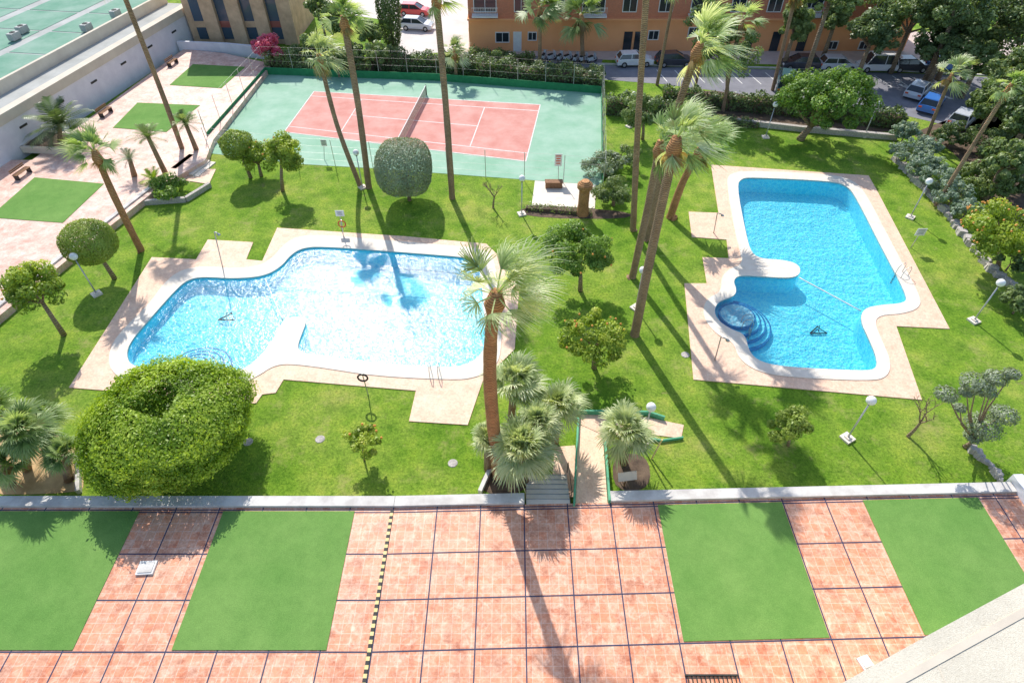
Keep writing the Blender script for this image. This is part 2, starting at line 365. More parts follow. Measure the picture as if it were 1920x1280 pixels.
def tree(label,base,crown,wpx,hpx,mt,n=3500,k=30,cr=.34,leaf=.28,zc=None,style='clump',name='tree',cat='tree',group=None,fruit=0,p=2.4,hollow=0,r=.14,trunkmat='bark',lump=.06,fork=None,zmin=-.6,rough=.05):
    if base is not None:
        B=G(*base); C=VY(crown[0],crown[1],B.y)
    else:
        C=G(crown[0],crown[1],zc); B=Vector((C.x,C.y,0))
    s=m_per_px(C); rx=wpx*s; rz=hpx*s
    e=empty(name,B,label,cat,group); c=C-B
    if c.z<rz*.75: c.z=rz*.75
    if style=='shell':
        crown_shell(c,(rx,rx,rz),n,leaf,mt,e,p,hollow,lump=lump,rough=rough); t=[c+Vector((random.uniform(-.5,.5)*rx,random.uniform(-.5,.5)*rx,-.2*rz)) for _ in range(5)]
    else:
        o,t=crown_clump(c,rx,rx,rz,n,k,cr,leaf,mt,e,zmin)
    trunk_limbs(c,(c.z-rz*.6) if fork is None else fork,r,t,e,trunkmat)
    if fruit: fruits(c,(rx,rx,rz),fruit,e)
    return e
# palms
def fan_crown(c,nf,Lf,parent,material='f_fan',wind=(0,0,0),emin=-50,emax=85,seg=16,droop=.35,pet=.5,dead=.15,width=.05,name='crown'):
    V=[];Q=[];T=[]; wind=Vector(wind); c=Vector(c)
    for i in range(nf):
        az=random.uniform(0,2*math.pi); u=random.random(); isdead=random.random()<dead
        el=math.radians(emin+(emax-emin)*u**.9)
        if isdead: el=math.radians(random.uniform(-85,-55))
        d=Vector((math.cos(az)*math.cos(el),math.sin(az)*math.cos(el),math.sin(el)))
        if not isdead: d=(d+wind*.7).normalized()
        s=d.cross(Vector((0,0,1)))
        if s.length<.1: s=Vector((1,0,0))
        s.normalize(); s=(s*math.cos(.25)+d.cross(s)*random.uniform(-.6,.6)).normalized()
        ln=Lf*random.uniform(.7,1.2)*(.6 if isdead else 1)
        P=c+d*ln*pet+Vector((0,0,-.04*ln)); tb=random.uniform(.25,1) if not isdead else random.uniform(0,.15)
        o=len(V); w=s*.03
        V+=[c-w,c+w,P+w,P-w]; Q.append((o,o+1,o+2,o+3)); T.append(.55 if not isdead else .1)
        spread=random.uniform(50,85)
        for j in range(seg):
            ph=math.radians(-spread+2*spread*(j+random.uniform(.2,.8))/seg)
            dr=(d*math.cos(ph)+s*math.sin(ph)).normalized(); l=ln*(.55)*(.65+.35*math.cos(ph))*random.uniform(.85,1.15)*(1.15)
            side=(s*math.cos(ph)-d*math.sin(ph)); g=Vector((0,0,-1))*droop*(1.6 if isdead else random.uniform(.5,1.5))+wind*random.uniform(.5,.9)
            w0=width*ln*.5
            pts=[P,P+dr*l*.4+g*l*.06,P+dr*l*.72+g*l*.24,P+dr*l*.92+g*l*.62]; ws=[w0*.4,w0,w0*.65,w0*.08]
            o=len(V)
            for q,ww in zip(pts,ws): V+=[q-side*ww,q+side*ww]
            tt=tb+random.uniform(-.2,.15)
            for a in range(3):
                Q.append((o+2*a,o+2*a+1,o+2*a+3,o+2*a+2)); T.append(max(0,min(1,max(tt,.22)+(.1*a) if not isdead else tt)))
    return npmesh(name,[tuple(v) for v in V],Q,T,material,parent)
def pin_crown(c,nf,Lf,parent,material='f_mid',seg=14,emin=5,emax=80,droop=.5,width=.22,wind=(0,0,0)):
    V=[];Q=[];T=[];c=Vector(c);wind=Vector(wind)
    for i in range(nf):
        az=2*math.pi*i/nf*1.618*3; el=math.radians(random.uniform(emin,emax))
        d=Vector((math.cos(az)*math.cos(el),math.sin(az)*math.cos(el),math.sin(el))); s=d.cross(Vector((0,0,1))).normalized()
        ln=Lf*random.uniform(.8,1.1); tb=random.uniform(.2,.9)
        def P(t): return c+d*ln*t+(Vector((0,0,-1))*droop+wind)*ln*t*t*.7
        for j in range(seg):
            t=(j+1)/seg; q=P(t); tan=(P(t)-P(t-.05)).normalized()
            for sg in(-1,1):
                l=Lf*width*(1.1-abs(t-.45))*random.uniform(.8,1.1); dr=(s*sg+tan*.7+Vector((0,0,-.25))).normalized()
                o=len(V); w=tan*.035*Lf*.5
                V+=[q-w,q+w,q+dr*l+w*.2,q+dr*l-w*.2]; Q.append((o,o+1,o+2,o+3)); T.append(min(1,max(0,tb+random.uniform(-.2,.2))))
            o=len(V);a=P(t-1/seg);V+=[a-s*.02,a+s*.02,q+s*.015,q-s*.015];Q.append((o,o+1,o+2,o+3));T.append(.7)
    return npmesh('crown',[tuple(v) for v in V],Q,T,material,parent)
def palm(base,top,label,r=.2,nf=38,Lf=2.6,mids=(),tm='ptrunk',wind=(.45,-.1,.05),extra=0,group=None,leafm='f_fan',base_flare=1.7,dead=.18,seg=16,emin=-50,droop=.35,width=.045):
    B=G(*base); pts=[Vector((0,0,-.05)),Vector((0,0,.35))]
    for m in mids:
        pts.append(VY(m[0],m[1],B.y)-B)
    Tp=VY(top[0],top[1],B.y)-B
    if extra: Tp=Tp*(1+extra/Tp.length)
    pts.append(Tp)
    res=[]
    for i in range(len(pts)-1):
        p0=pts[max(i-1,0)];p1=pts[i];p2=pts[i+1];p3=pts[min(i+2,len(pts)-1)]
        for k in range(6):
            t=k/6; res.append(.5*((2*p1)+(-p0+p2)*t+(2*p0-5*p1+4*p2-p3)*t*t+(-p0+3*p1-3*p2+p3)*t**3))
    res.append(Tp); n=len(res)
    rad=[r*(base_flare if i==0 else 1.25 if i<4 else 1)*(1-.25*i/n)*random.uniform(.95,1.05) for i in range(n)]
    e=empty('palm_tree',B,label,'palm tree',group)
    b=MB(); b.tube(res,rad,10); b.obj('trunk',tm,e,smooth=True)
    fan_crown(Tp,nf,Lf,e,leafm,wind,dead=dead,seg=seg,emin=emin,droop=droop,width=width)
    bb=MB(); up=(res[-1]-res[-3]).normalized(); bb.tube([Tp-up*1.0,Tp-up*.5,Tp+up*.15],[r*.8,r*1.3,r*.7],10); bb.obj('leaf_base','rtrunk',e,smooth=True)
    return e
# ---------- ground, pools ----------
wl=[(237,668),(246,640),(290,590),(330,545),(352,526),(380,520),(440,524),(497,519),(528,501),(545,480),(565,467),(600,463),(750,474),(888,485),(898,492),(906,560),(912,640),(902,668),(872,687),(830,690),(700,682),(600,666),(572,664),(557,655),(566,628),(576,604),(565,595),(545,596),(528,606),(512,640),(482,676),(452,697),(418,702),(330,696),(250,690)]
cl=[(204,690),(207,655),(225,625),(280,572),(308,532),(338,508),(380,500),(440,505),(488,500),(515,482),(530,462),(556,445),(600,441),(760,455),(905,466),(928,485),(935,560),(942,650),(930,692),(885,712),(830,713),(700,706),(600,690),(540,683),(512,688),(485,706),(452,722),(418,724),(320,720),(232,716)]
dl=[(520,428),(760,444),(912,458),(975,520),(965,655),(905,715),(877,797),(767,790),(780,733),(532,712),(517,737),(492,740),(480,757),(440,752),(130,727),(285,483),(368,487),(390,450),(475,455),(462,487),(492,490)]
wr=[(1381,350),(1390,336),(1410,334),(1560,341),(1588,350),(1604,370),(1652,465),(1700,555),(1696,570),(1650,573),(1618,580),(1612,602),(1630,640),(1643,672),(1643,692),(1620,697),(1470,689),(1425,680),(1404,662),(1397,628),(1370,619),(1345,602),(1338,583),(1347,566),(1376,557),(1381,545),(1374,528),(1385,517),(1430,520),(1478,523),(1497,518),(1501,505),(1490,494),(1460,488),(1428,487),(1408,476),(1398,440)]
cr_=[(1362,345),(1366,328),(1395,321),(1560,328),(1600,340),(1622,362),(1675,465),(1727,560),(1722,580),(1690,590),(1650,592),(1638,605),(1655,645),(1670,680),(1664,708),(1630,716),(1470,708),(1418,697),(1385,675),(1374,642),(1345,630),(1322,604),(1317,580),(1327,560),(1352,548),(1352,520),(1368,505),(1392,497),(1386,470),(1376,430)]
dr_=[(1333,310),(1628,330),(1645,360),(1780,617),(1680,612),(1728,750),(1300,712),(1283,532),(1325,532),(1317,483),(1366,485),(1362,450),(1297,445),(1291,398),(1347,400)]
WL=chaikin(GP(wl)); CL=chaikin(GP(cl)); DL=GP(dl); WR=chaikin(GP(wr)); CR=chaikin(GP(cr_)); DR=GP(dr_)
S=1500
outer=[Vector((-S,-S,0)),Vector((S,-S,0)),Vector((S,S,0)),Vector((-S,S,0))]
b=MB(); b.poly([outer,WL,WR],0); struct(b.obj('ground','grass'))
for W,Cc,D in((WL,CL,DL),(WR,CR,DR)):
    struct(prism([D,Cc],-.02,.05,'pool_deck_pavement','deck'))
    struct(prism([Cc,W],-.05,.09,'pool_coping_pavement','coping'))
def zl(p): return -.75-.75*max(0,min(1,(p[0]+13)/5))
def zr(p): return -1.35
for W,zf in((WL,zl),(WR,zr)):
    b=MB(); b.poly([W],zf=lambda p:zf(p)); b.wall(W,0,.04,0,zf0=zf)
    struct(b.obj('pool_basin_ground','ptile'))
    b=MB(); b.poly([W],-.06); struct(b.obj('pool_water','water'))
def steps(px,py,radii,zs,label,m0='ptile'):
    c=G(px,py,-.3); b=MB()
    for i,(r,z) in enumerate(zip(radii,zs)):
        n=40; ring=[(c.x+r*math.cos(2*math.pi*k/n),c.y+r*math.sin(2*math.pi*k/n),z) for k in range(n)]
        inn=[(c.x+(r-.11)*math.cos(2*math.pi*k/n),c.y+(r-.11)*math.sin(2*math.pi*k/n),z) for k in range(n)]
        b.add(ring+[(c.x,c.y,z)],[(k,(k+1)%n,n) for k in range(n)],0 if i==0 else 2); b.wall(ring,z-.32,z,1)
        b.add([(q[0],q[1],z+.006) for q in ring+inn],[(k,(k+1)%n,n+(k+1)%n,n+k) for k in range(n)],1)
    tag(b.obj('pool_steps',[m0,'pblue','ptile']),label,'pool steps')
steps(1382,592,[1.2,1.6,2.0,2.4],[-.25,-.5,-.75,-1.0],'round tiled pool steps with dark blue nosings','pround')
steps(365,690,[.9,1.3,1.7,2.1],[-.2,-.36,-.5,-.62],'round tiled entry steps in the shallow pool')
def buoy_rope(a,c,lab):
    A=G(*a,0);C=G(*c,0); b=MB()
    pts=[A.lerp(C,t/10)+Vector((0,0,-.03)) for t in range(11)]; b.tube(pts,[.035 if i%2 else .05 for i in range(11)],6)
    tag(b.obj('lane_rope','white',smooth=True),lab,'rope')
buoy_rope((497,522),(530,600),'white float rope across the shallow pool end'); buoy_rope((1499,520),(1614,582),'white float rope dividing the pool')
def pool_vac(px,py,lab,z):
    p=G(px,py,z); e=empty('pool_cleaner',p,lab,'pool cleaner'); b=MB()
    q=[(-.55,-.2,.06),(.55,-.2,.06),(.15,.45,.06)]
    b.tube([q[0],q[1],q[2],q[0]],.05,6)
    b.obj('frame','dmetal',e,smooth=True); b=MB(); b.tube([(.15,.45,.1),(.05,.1,.45),(0,-.1,.1)],.03,6); b.obj('handle','dmetal',e,smooth=True)
pool_vac(427,597,'dark triangular cleaner frame resting on shallow pool floor',-.7); pool_vac(1532,622,'dark triangular cleaner frame resting on pool floor',-1.3)
def ladder(px,py,rz,lab):
    p=G(px,py,.09); e=empty('pool_ladder',p,lab,'pool ladder',rz=rz)
    for sx in(-.25,.25):
        b=MB(); b.tube([(sx,.35,0),(sx,.35,.6),(sx,.2,.8),(sx,-.1,.8),(sx,-.3,.5),(sx,-.3,-.9)],.025,8); b.obj('handrail','metal',e,smooth=True)
    for z in(-.25,-.5,-.75): b=MB(); b.box((0,-.3,z),(.5,.1,.03)); b.obj('tread','metal',e)
ladder(815,700,math.pi,'chrome handrail ladder at the near pool edge'); ladder(1690,515,-1.2,'chrome handrail ladder on the pool side'); ladder(1400,612,1.4,'chrome handrail beside the round pool steps')
# ---------- terrace (near) ----------
TZ=.8
def S2(x,y): return Vector((x,y+max(0,x+5.66)*.026,TZ))
X0,X1=-46,24.6
b=MB()
top=[S2(X0,-12),S2(-5.66,-12),S2(X1,-12),S2(X1,15.25),S2(-5.66,15.25),S2(X0,15.25)]
b.poly([top],TZ); b.wall(top,-.05,TZ)
xs=[-5.66+2.08*k for k in range(-19,15)]; ys=[8.75+2.08*k for k in range(-8,4)]+[15.12]
for x in xs: 
    if x>X0+.2: b.add([S2(x-.028,-12)+Vector((0,0,.004)),S2(x+.028,-12)+Vector((0,0,.004)),S2(x+.028,15.25)+Vector((0,0,.004)),S2(x-.028,15.25)+Vector((0,0,.004))],[(0,1,2,3)],1)
for y in ys:
    for xa,xb in((X0,-5.66),(-5.66,X1)):
        b.add([S2(xa,y-.028)+Vector((0,0,.008)),S2(xb,y-.028)+Vector((0,0,.008)),S2(xb,y+.028)+Vector((0,0,.008)),S2(xa,y+.028)+Vector((0,0,.008))],[(0,1,2,3)],1)
struct(b.obj('terrace_pavement',['tile','joint']))
def turf(P,z,lab='rectangular green artificial turf mat on paved terrace'):
    b=MB(); b.poly([P],z+.03); b.wall(P,z+.005,z+.03); return tag(b.obj('turf_mat','turf'),lab,'artificial turf','turf mats on the terraces')
for xa,xb in((-34.5,-17.75),(-13.75,-7.5),(7.0,13.0),(16.95,22.6)):
    turf([S2(xa,8.82),S2(xb,8.82),S2(xb,15.05),S2(xa,15.05)],TZ)
def edge_wall(xa,xb,lab):
    b=MB(); P=[S2(xa,15.26),S2(xb,15.26),S2(xb,15.8),S2(xa,15.8)]
    b.poly([P],TZ+.14); b.wall(P,-.05,TZ+.14); tag(b.obj('parapet_wall','curb'),lab,'wall')
edge_wall(X0,-5.66,'low pale concrete parapet edging the tiled terrace'); edge_wall(-5.64,.6,'low pale concrete parapet beside the garden steps'); edge_wall(4.75,X1,'low pale concrete parapet beside the ramp')
b=MB(); P=[S2(X1+.02,-12),S2(X1+.5,-12),S2(X1+.5,16),S2(X1+.02,16)]; b.poly([P],TZ+.5); b.wall(P,-.05,TZ+.5); tag(b.obj('parapet_wall','lav'),'pale rendered parapet at terrace end','wall')
b=MB(); A=Vector((-5.8,3,TZ+.012)); Bq=Vector((-5.72,15.1,TZ+.012)); n=76
for i in range(n):
    a=A.lerp(Bq,i/n); c=A.lerp(Bq,(i+1)/n); b.beam(a,c,.15,.035,i%2)
tag(b.obj('hazard_kerb',['yellow','black']),'yellow and black striped cable ramp across terrace','floor strip')
p=G(276,1065,TZ); b=MB(); b.box((0,0,.05),(.75,.62,.1),.05); b.box((0,0,.115),(.6,.48,.03),.05,1); tag(b.obj('inspection_cover',['white','curb'],loc=p),'white square inspection cover on terracotta paving','hatch')
p=G(1622,1243,TZ); b=MB(); b.box((0,0,.05),(.5,.5,.1),.3); b.box((0,0,.12),(.35,.35,.04),.3,1); tag(b.obj('inspection_cover',['white','curb'],loc=p),'small white cover beside the beige building','hatch')
p=G(1337,1280,TZ); b=MB()
for i in range(12): b.box((-.95+i*.17,0,.04),(.04,.5,.04))
b.box((0,.27,.05),(2.1,.06,.08)); b.box((0,-.27,.05),(2.1,.06,.08)); tag(b.obj('drain_grate','dmetal',loc=p),'dark metal drain grate set in paving','grate')
zz=9.0
P=[G(1560,1290,zz),G(1740,1190,zz),G(1935,1085,zz),G(2100,1000,zz),G(2400,1300,zz),G(2000,1500,zz),G(1500,1500,zz)]
b=MB(); b.poly([P],zz); b.wall(P,0,zz); 
e=tag(b.obj('apartment_building','stucco'),'beige rendered apartment building wing seen from above','building')
A=G(1560,1300,zz);C=G(2100,1010,zz); b=MB(); b.beam(A+Vector((.3,-.35,.003)),C+Vector((.3,-.35,.003)),.2,.02); b.obj('parapet','beige',e)
A=G(1745,1215,zz+.003);C=G(1800,1340,zz+.003); b=MB(); b.beam(A,C,.03,.006); b.obj('joint_line','beige',e)
# steps and ramp
b=MB()
for i in range(6):
    zt=TZ-.13*i; b.box((1.75,15.55+i*.36,zt/2-.02),(2.1,.36,zt)); b.box((1.75,15.55+i*.36+.165,zt-.008),(2.1,.035,.03),0,1)
b.box((1.75,15.31,TZ/2),(2.1,.1,TZ-.002),0,2)
tag(b.obj('garden_steps',['coping','acgrey','deck']),'short flight of pale steps down to lawn','steps')
for sx in(.66,2.84):
    b=MB(); b.tube([(0,0,-.1),(0,0,.85),(0,2.1,.15),(0,2.1,-.75)],.025,6); tag(b.obj('step_handrail','dmetal',loc=(sx,15.6,TZ)),'thin dark handrail beside garden steps','handrail')
b=MB(); P=GP([(1040,838),(1078,835),(1088,905),(1088,932),(985,932),(985,912),(1035,905)],0); P=[Vector((p.x,p.y,0)) for p in P]; b.poly([P],.03); b.wall(P,-.02,.03); struct(b.obj('garden_path','deck'))
r0,r1=Vector((3.05,15.3,TZ+.002)),Vector((4.6,15.45,TZ+.002)); r2=G(1086,795,.04); r3=G(1130,815,.04)
b=MB(); b.add([r0,r1,r3,r2],[(0,1,2,3)]); 
b.add([r0,r1,r3,r2]+[Vector((q.x,q.y,-.05)) for q in(r0,r1,r3,r2)],[(0,4,7,3),(1,2,6,5),(0,1,5,4)])
P=[Vector((p.x,p.y,.04)) for p in GP([(1086,777),(1215,783),(1282,797),(1277,822),(1215,814),(1130,815),(1086,795)])]
b.poly([P],.04); b.wall(P,-.02,.04); struct(b.obj('ramp_path','deck'))
def gcurb(pts,lab,h=.35,w=.1):
    b=MB()
    for i in range(len(pts)-1): b.beam(pts[i],pts[i+1],w,h)
    tag(b.obj('ramp_kerb','greenp'),lab,'kerb','green kerb walls of the ramp')
gcurb([r0+Vector((-.08,0,-.1)),r2+Vector((-.08,0,-.05)),G(1084,776,0),G(1215,778,0),G(1245,788,0)],'low green painted wall along ramp and path')
gcurb([r1+Vector((.08,0,-.1)),r3+Vector((.08,0,-.05))],'low green painted wall along the ramp'); gcurb([G(1205,822,0),G(1240,828,0),G(1280,822,0)],'curved green painted path edging',.18,.08)
def bed(pts,m='soil',z=.012,nm='planting_bed_ground'):
    b=MB(); b.poly([chaikin(GP(pts),2)],z); return struct(b.obj(nm,m))
bed([(1148,850),(1215,850),(1222,918),(1150,922)])
bed([(905,880),(985,880),(990,925),(900,928)])
bed([(-60,800),(140,810),(160,905),(150,925),(-80,928)],'earth')
bed([(1690,255),(1760,260),(1830,330),(1935,470),(2100,600),(2100,300),(1850,200)],'soil')
bed([(1270,160),(1700,200),(1700,258),(1380,235),(1270,215)],'soil',.010)
# ---------- left terrace ----------
LZ=.5
lt=[(510,120),(400,262),(385,300),(300,350),(120,492),(-60,640),(-500,640),(-200,300),(60,300),(345,92),(420,100)]
LT=[Vector((p.x,p.y,LZ)) for p in GP(lt,LZ)]
b=MB(); b.poly([LT],LZ); b.wall(LT,-.05,LZ); struct(b.obj('upper_terrace_pavement','tile2'))
for q in([(65,333),(195,345),(118,418),(-20,408)],[(258,193),(375,198),(312,248),(212,240)],[(362,121),(460,126),(415,166),(318,160)]):
    turf([Vector((p.x,p.y,LZ)) for p in GP(q,LZ)],LZ,'faded green artificial turf mat on pink paving')
def lowwall(pts,w,h,m,nm,lab,z0=0):
    b=MB(); P=GP(pts,z0)
    for i in range(len(P)-1): b.beam(P[i],P[i+1],w,h)
    return tag(b.obj(nm,m),lab,'wall')
lowwall([(300,352),(122,492),(-40,622)],.35,LZ+.12,'curb','parapet_wall','low grey kerb wall between paving and lawn')
lowwall([(1380,232),(1500,246),(1680,262)],.4,.5,'gravel','garden_wall','low stone wall at the back of lawn')
def rubble(pts,lab,n,s=.35):
    P=GP(pts); e=empty('rubble_wall',P[0],lab,'wall'); b=MB()
    for i in range(n):
        t=i/n*(len(P)-1); k=int(t); q=P[k].lerp(P[k+1],t-k)-P[0]
        ss=s*random.uniform(.6,1.2); b.box((q.x+random.uniform(-.08,.08),q.y+random.uniform(-.08,.08),ss*.3),(ss*1.3,ss,ss*.9),random.uniform(0,3),0,.75,random.uniform(-.2,.2))
    b.obj('stones','gravel',e)
rubble([(1678,300),(1760,385),(1850,500),(1935,570)],'low rubble stone wall along planted slope',60,.5)
rubble([(1820,843),(1850,868),(1880,905)],'short stone edging beside pruned tree',14,.35)
lowwall([(900,925),(920,880)],.2,.3,'curb','garden_kerb','short pale kerb beside palm bed')
lowwall([(150,925),(150,850)],.2,.3,'curb','garden_kerb','short pale kerb by the sandy bed')
b=MB()
for a,c in(((45,285),(150,290)),((150,290),(165,262)),((45,285),(80,255)),((80,255),(165,262))): b.beam(G(*a,LZ),G(*c,LZ),.3,.55)
b.poly([[G(45,285,LZ),G(150,290,LZ),G(165,262,LZ),G(80,255,LZ)]],LZ+.45,1); tag(b.obj('planter',['beige','soil']),'beige masonry planter with cycad on terrace','planter')
b=MB(); 
for a,c in(((255,385),(350,378)),((350,378),(395,350)),((255,385),(250,362))): b.beam(G(*a),G(*c),.3,.4)
tag(b.obj('planter','gravel'),'curved stone edged planter by the terrace steps','planter')
e=MB(); q=G(338,312,0)
for i in range(5): e.box((q.x+.5*i+.4,q.y-.15*i,(LZ-.1*i)/2),(.5,2.6,LZ-.1*i),-.25)
tag(e.obj('terrace_steps','coping'),'pale steps from upper terrace to lawn','steps')
P=[Vector((p.x,p.y,.0)) for p in GP([(345,318),(405,318),(392,346),(340,338)])]; b=MB(); b.poly([P],.05); b.wall(P,-.01,.05); struct(b.obj('landing_pavement','deck'))
P=GP([(1003,340),(1118,348),(1115,392),(997,385)]); b=MB(); b.poly([P],.06); b.wall(P,-.01,.06); struct(b.obj('slab_pavement','coping'))
b=MB(); p=G(1038,352); b.box((0,0,.33),(1.4,.5,.5)); b.box((0,0,.6),(1.5,.6,.06),0,1); tag(b.obj('bench',['wood','wood'],loc=p),'small wooden box bench on pale slab','bench')
# ---------- tennis court ----------
A,Bc,Cc,Dd=G(533,248),G(986,303),G(1013,197),G(589,172)
def Q(s,t,z=0):
    p=(A*(1-s)+Bc*s)*(1-t)+(Dd*(1-s)+Cc*s)*t; return Vector((p.x,p.y,z))
cg=GP([(500,140),(820,152),(1127,176),(1128,348),(700,316),(560,308),(395,288),(392,262)])
b=MB(); b.poly([cg],.02); struct(b.obj('tennis_court_ground','courtg'))
b=MB(); b.add([Q(0,0,.026),Q(1,0,.026),Q(1,1,.026),Q(0,1,.026)],[(0,1,2,3)]); struct(b.obj('tennis_court_red_ground','courtr'))
b=MB()
def ln(s0,t0,s1,t1,z):
    if s0==s1: b.add([Q(s0-.0022,t0,z),Q(s0+.0022,t0,z),Q(s0+.0022,t1,z),Q(s0-.0022,t1,z)],[(0,1,2,3)])
    else: b.add([Q(s0,t0-.0055,z),Q(s1,t0-.0055,z),Q(s1,t0+.0055,z),Q(s0,t0+.0055,z)],[(0,1,2,3)])
for t in(0,.125,.875,1): ln(0,t,1,t,.032)
ln(.23,.5,.77,.5,.032)
for s in(0,.23,.77,1): ln(s,0 if s in(0,1) else .125,s,1 if s in(0,1) else .875,.036)
struct(b.obj('court_line_ground','line'))
n0,n1=Q(.5,-.07),Q(.5,1.07); e=empty('tennis_net',n0.lerp(n1,.5),'dark tennis net with white top band across court','tennis net')
c0=n0.lerp(n1,.5); b=MB()
for i in range(60): q=n0.lerp(n1,i/59)-c0; b.beam(q+Vector((0,0,.03)),q+Vector((0.001,0,1.0)),.03,.02)
for z in np.linspace(.1,.95,9): b.beam(n0-c0+Vector((0,0,z)),n1-c0+Vector((0,0,z)),.02,.03)
b.obj('net','dmetal',e); b=MB(); b.beam(n0-c0+Vector((0,0,.98)),n1-c0+Vector((0,0,.98)),.05,.09); b.obj('band','white',e)
for q in(n0,n1): b=MB(); b.tube([q-c0,q-c0+Vector((0,0,1.1))],.06,8); b.obj('post','dmetal',e,smooth=True)
def fence(pts,h,step,lab,screen=0,m='metal',wires=4):
    P=[G(*p) for p in pts]; e=empty('court_fence',P[0],lab,'fence','fences round the tennis court'); o=P[0]
    b=MB(); pm=MB(); pm.tube([(0,0,0),(0,0,h)],.03,6); src=pm.obj('post',m,e); first=True
    for i in range(len(P)-1):
        a,c=P[i]-o,P[i+1]-o; n=max(1,int((c-a).length/step))
        for k in range(n+(i==len(P)-2)):
            if first: first=False
            else: inst(src,a.lerp(c,k/n),e)
        for z in np.linspace(h/wires,h,wires): b.beam(a+Vector((0,0,z)),c+Vector((0,0,z)),.01,.01)
    b.obj('wire',m,e)
    if screen:
        b=MB()
        for i in range(len(P)-1): b.beam(P[i]-o,P[i+1]-o,.06,screen)
        b.obj('windscreen','gfence',e)
fence([(500,140),(820,152),(1127,176)],3,3,'tall court fence with dark green windscreen',.8)
fence([(1127,176),(1130,348)],3,3,'tall wire fence at court end with green base',.35)
fence([(500,140),(392,264)],3,3,'tall court fence with green base screen by paving',.8)
fence([(392,266),(396,290),(560,310),(700,318),(1130,350)],2.6,3.2,'wire court fence facing the lawn',0)
def sign(base,top,w,h,lab,post=True,txt=None,m='white',nm='sign'):
    B=G(*base); T=VY(top[0],top[1],B.y); e=empty(nm,B,lab,'sign'); hh=T.z
    b=MB(); b.tube([(0,.03,0),(T.x-B.x,.03,hh)],.03,6); b.obj('post','metal',e)
    b=MB(); b.box((T.x-B.x,0,hh),(w,.03,h)); b.obj('board',m,e)
    if txt:
        b=MB()
        for i in range(4):
            wd=w*random.uniform(.5,.8); b.box((T.x-B.x,-.019,hh+h*(.32-.2*i)),(wd,.006,h*.09))
        b.obj('lettering',txt,e)
sign((1047,338),(1047,300),.6,1.1,'white notice board with red writing by the court',txt='red')
sign((640,432),(637,400),.65,.5,'white pool notice on post',txt='acgrey')
sign((1708,465),(1727,435),.7,.6,'white pool rules notice on thin post',txt='acgrey')
sign((608,300),(607,268),.5,.6,'small white notice at court fence',txt='acgrey')
p=G(1170,912); e=empty('garden_sign',p,'wooden sign board on a stake in soil bed','sign'); b=MB(); b.tube([(0,0,0),(0,.0,.8)],.04,6); b.obj('stake','wood',e)
b=MB(); b.box((.05,0,.95),(.95,.05,.45),.15,0,1,-.6); b.obj('board','beige',e)
b=MB(); p=G(1222,860); b.tube([(0,0,0),(.25,0,1.7)],.05,6); tag(b.obj('wooden_stake','yellow',loc=p),'yellow painted stake leaning in the bed','stake')
def ring(base,top,lab,m='red',R=.33,r=.07):
    B=G(*base)
    T=VY(top[0],top[1],B.y); e=empty('life_ring_stand',B,lab,'life ring'); b=MB(); b.tube([(0,.08,0),(T.x-B.x,.08,T.z+.3)],.035,6); b.obj('post','metal',e)
    b=MB(); b.torus((T.x-B.x,0,T.z),R,r,ax='Y'); b.obj('ring',m,e,smooth=True)
ring((644,448),(641,420),'orange life ring hanging on post beside pool','red',.27,.05)
ring((690,742),(680,708),'dark life ring hanging on post at pool edge','black',.27,.055)
for base,top in(((418,503),(402,435)),((1340,676),(1352,632)),((1338,438),(1345,400))):
    B=G(*base); T=VY(top[0],top[1],B.y)-B; e=empty('pool_shower',B,'slim metal outdoor shower on paved pad','shower','pool showers'); 
    b=MB(); b.tube([(0,0,0),T,T+Vector((.1,-.1,.06)),T+Vector((.35,-.2,0))],.04,8); b.obj('pipe','metal',e,smooth=True)
    b=MB(); b.tube([T+Vector((.35,-.2,.02)),T+Vector((.35,-.2,-.08))],[.05,.13],10); b.obj('shower_head','metal',e,smooth=True)
B=G(1092,402); e=empty('brick_pillar',B,'brown round pillar like a cut palm trunk','pillar'); b=MB(); b.tube([(0,0,0),(0,0,1),(0,0,2.2),(0,0,2.4),(0,0,2.7),(0,0,3.0)],[.5,.42,.42,.6,.6,.3],14); b.obj('shaft','rtrunk',e,smooth=False)
# ---------- lamps ----------
spots=[(1435,258),(1620,256),(1706,408),(1825,602),(1588,822),(1192,578),(1203,834),(978,402),(182,552),(680,352),(1180,238)]
src=None; h=3.2
for i,ba in enumerate(spots):
    B=G(*ba)
    if src is None:
        e=empty('garden_lamp',B,'white globe garden lamp on slim post in lawn','lamp','globe lamps in the garden'); src=e; kids=[]
        b=MB(); b.tube([(0,0,0),(0,0,.5),(0,0,h-.25)],[.07,.05,.04],8); kids.append(b.obj('post','metal',e,smooth=True))
        b=MB(); b.ball((0,0,h),.25,16,10); kids.append(b.obj('globe','globe',e,smooth=True))
        b=MB(); b.box((0,0,.06),(.6,.6,.12)); b.box((0,0,.15),(.3,.3,.1)); kids.append(b.obj('base','coping',e))
        b=MB(); b.tube([(0,0,h-.32),(0,0,h-.2)],[.06,.13],8); kids.append(b.obj('collar','dmetal',e,smooth=True))
    else:
        e=src.copy(); e.location=B; COL.objects.link(e)
        for k in kids:
            c=k.copy(); c.parent=e; COL.objects.link(c)
        e.rotation_euler=(0,0,random.uniform(0,1))
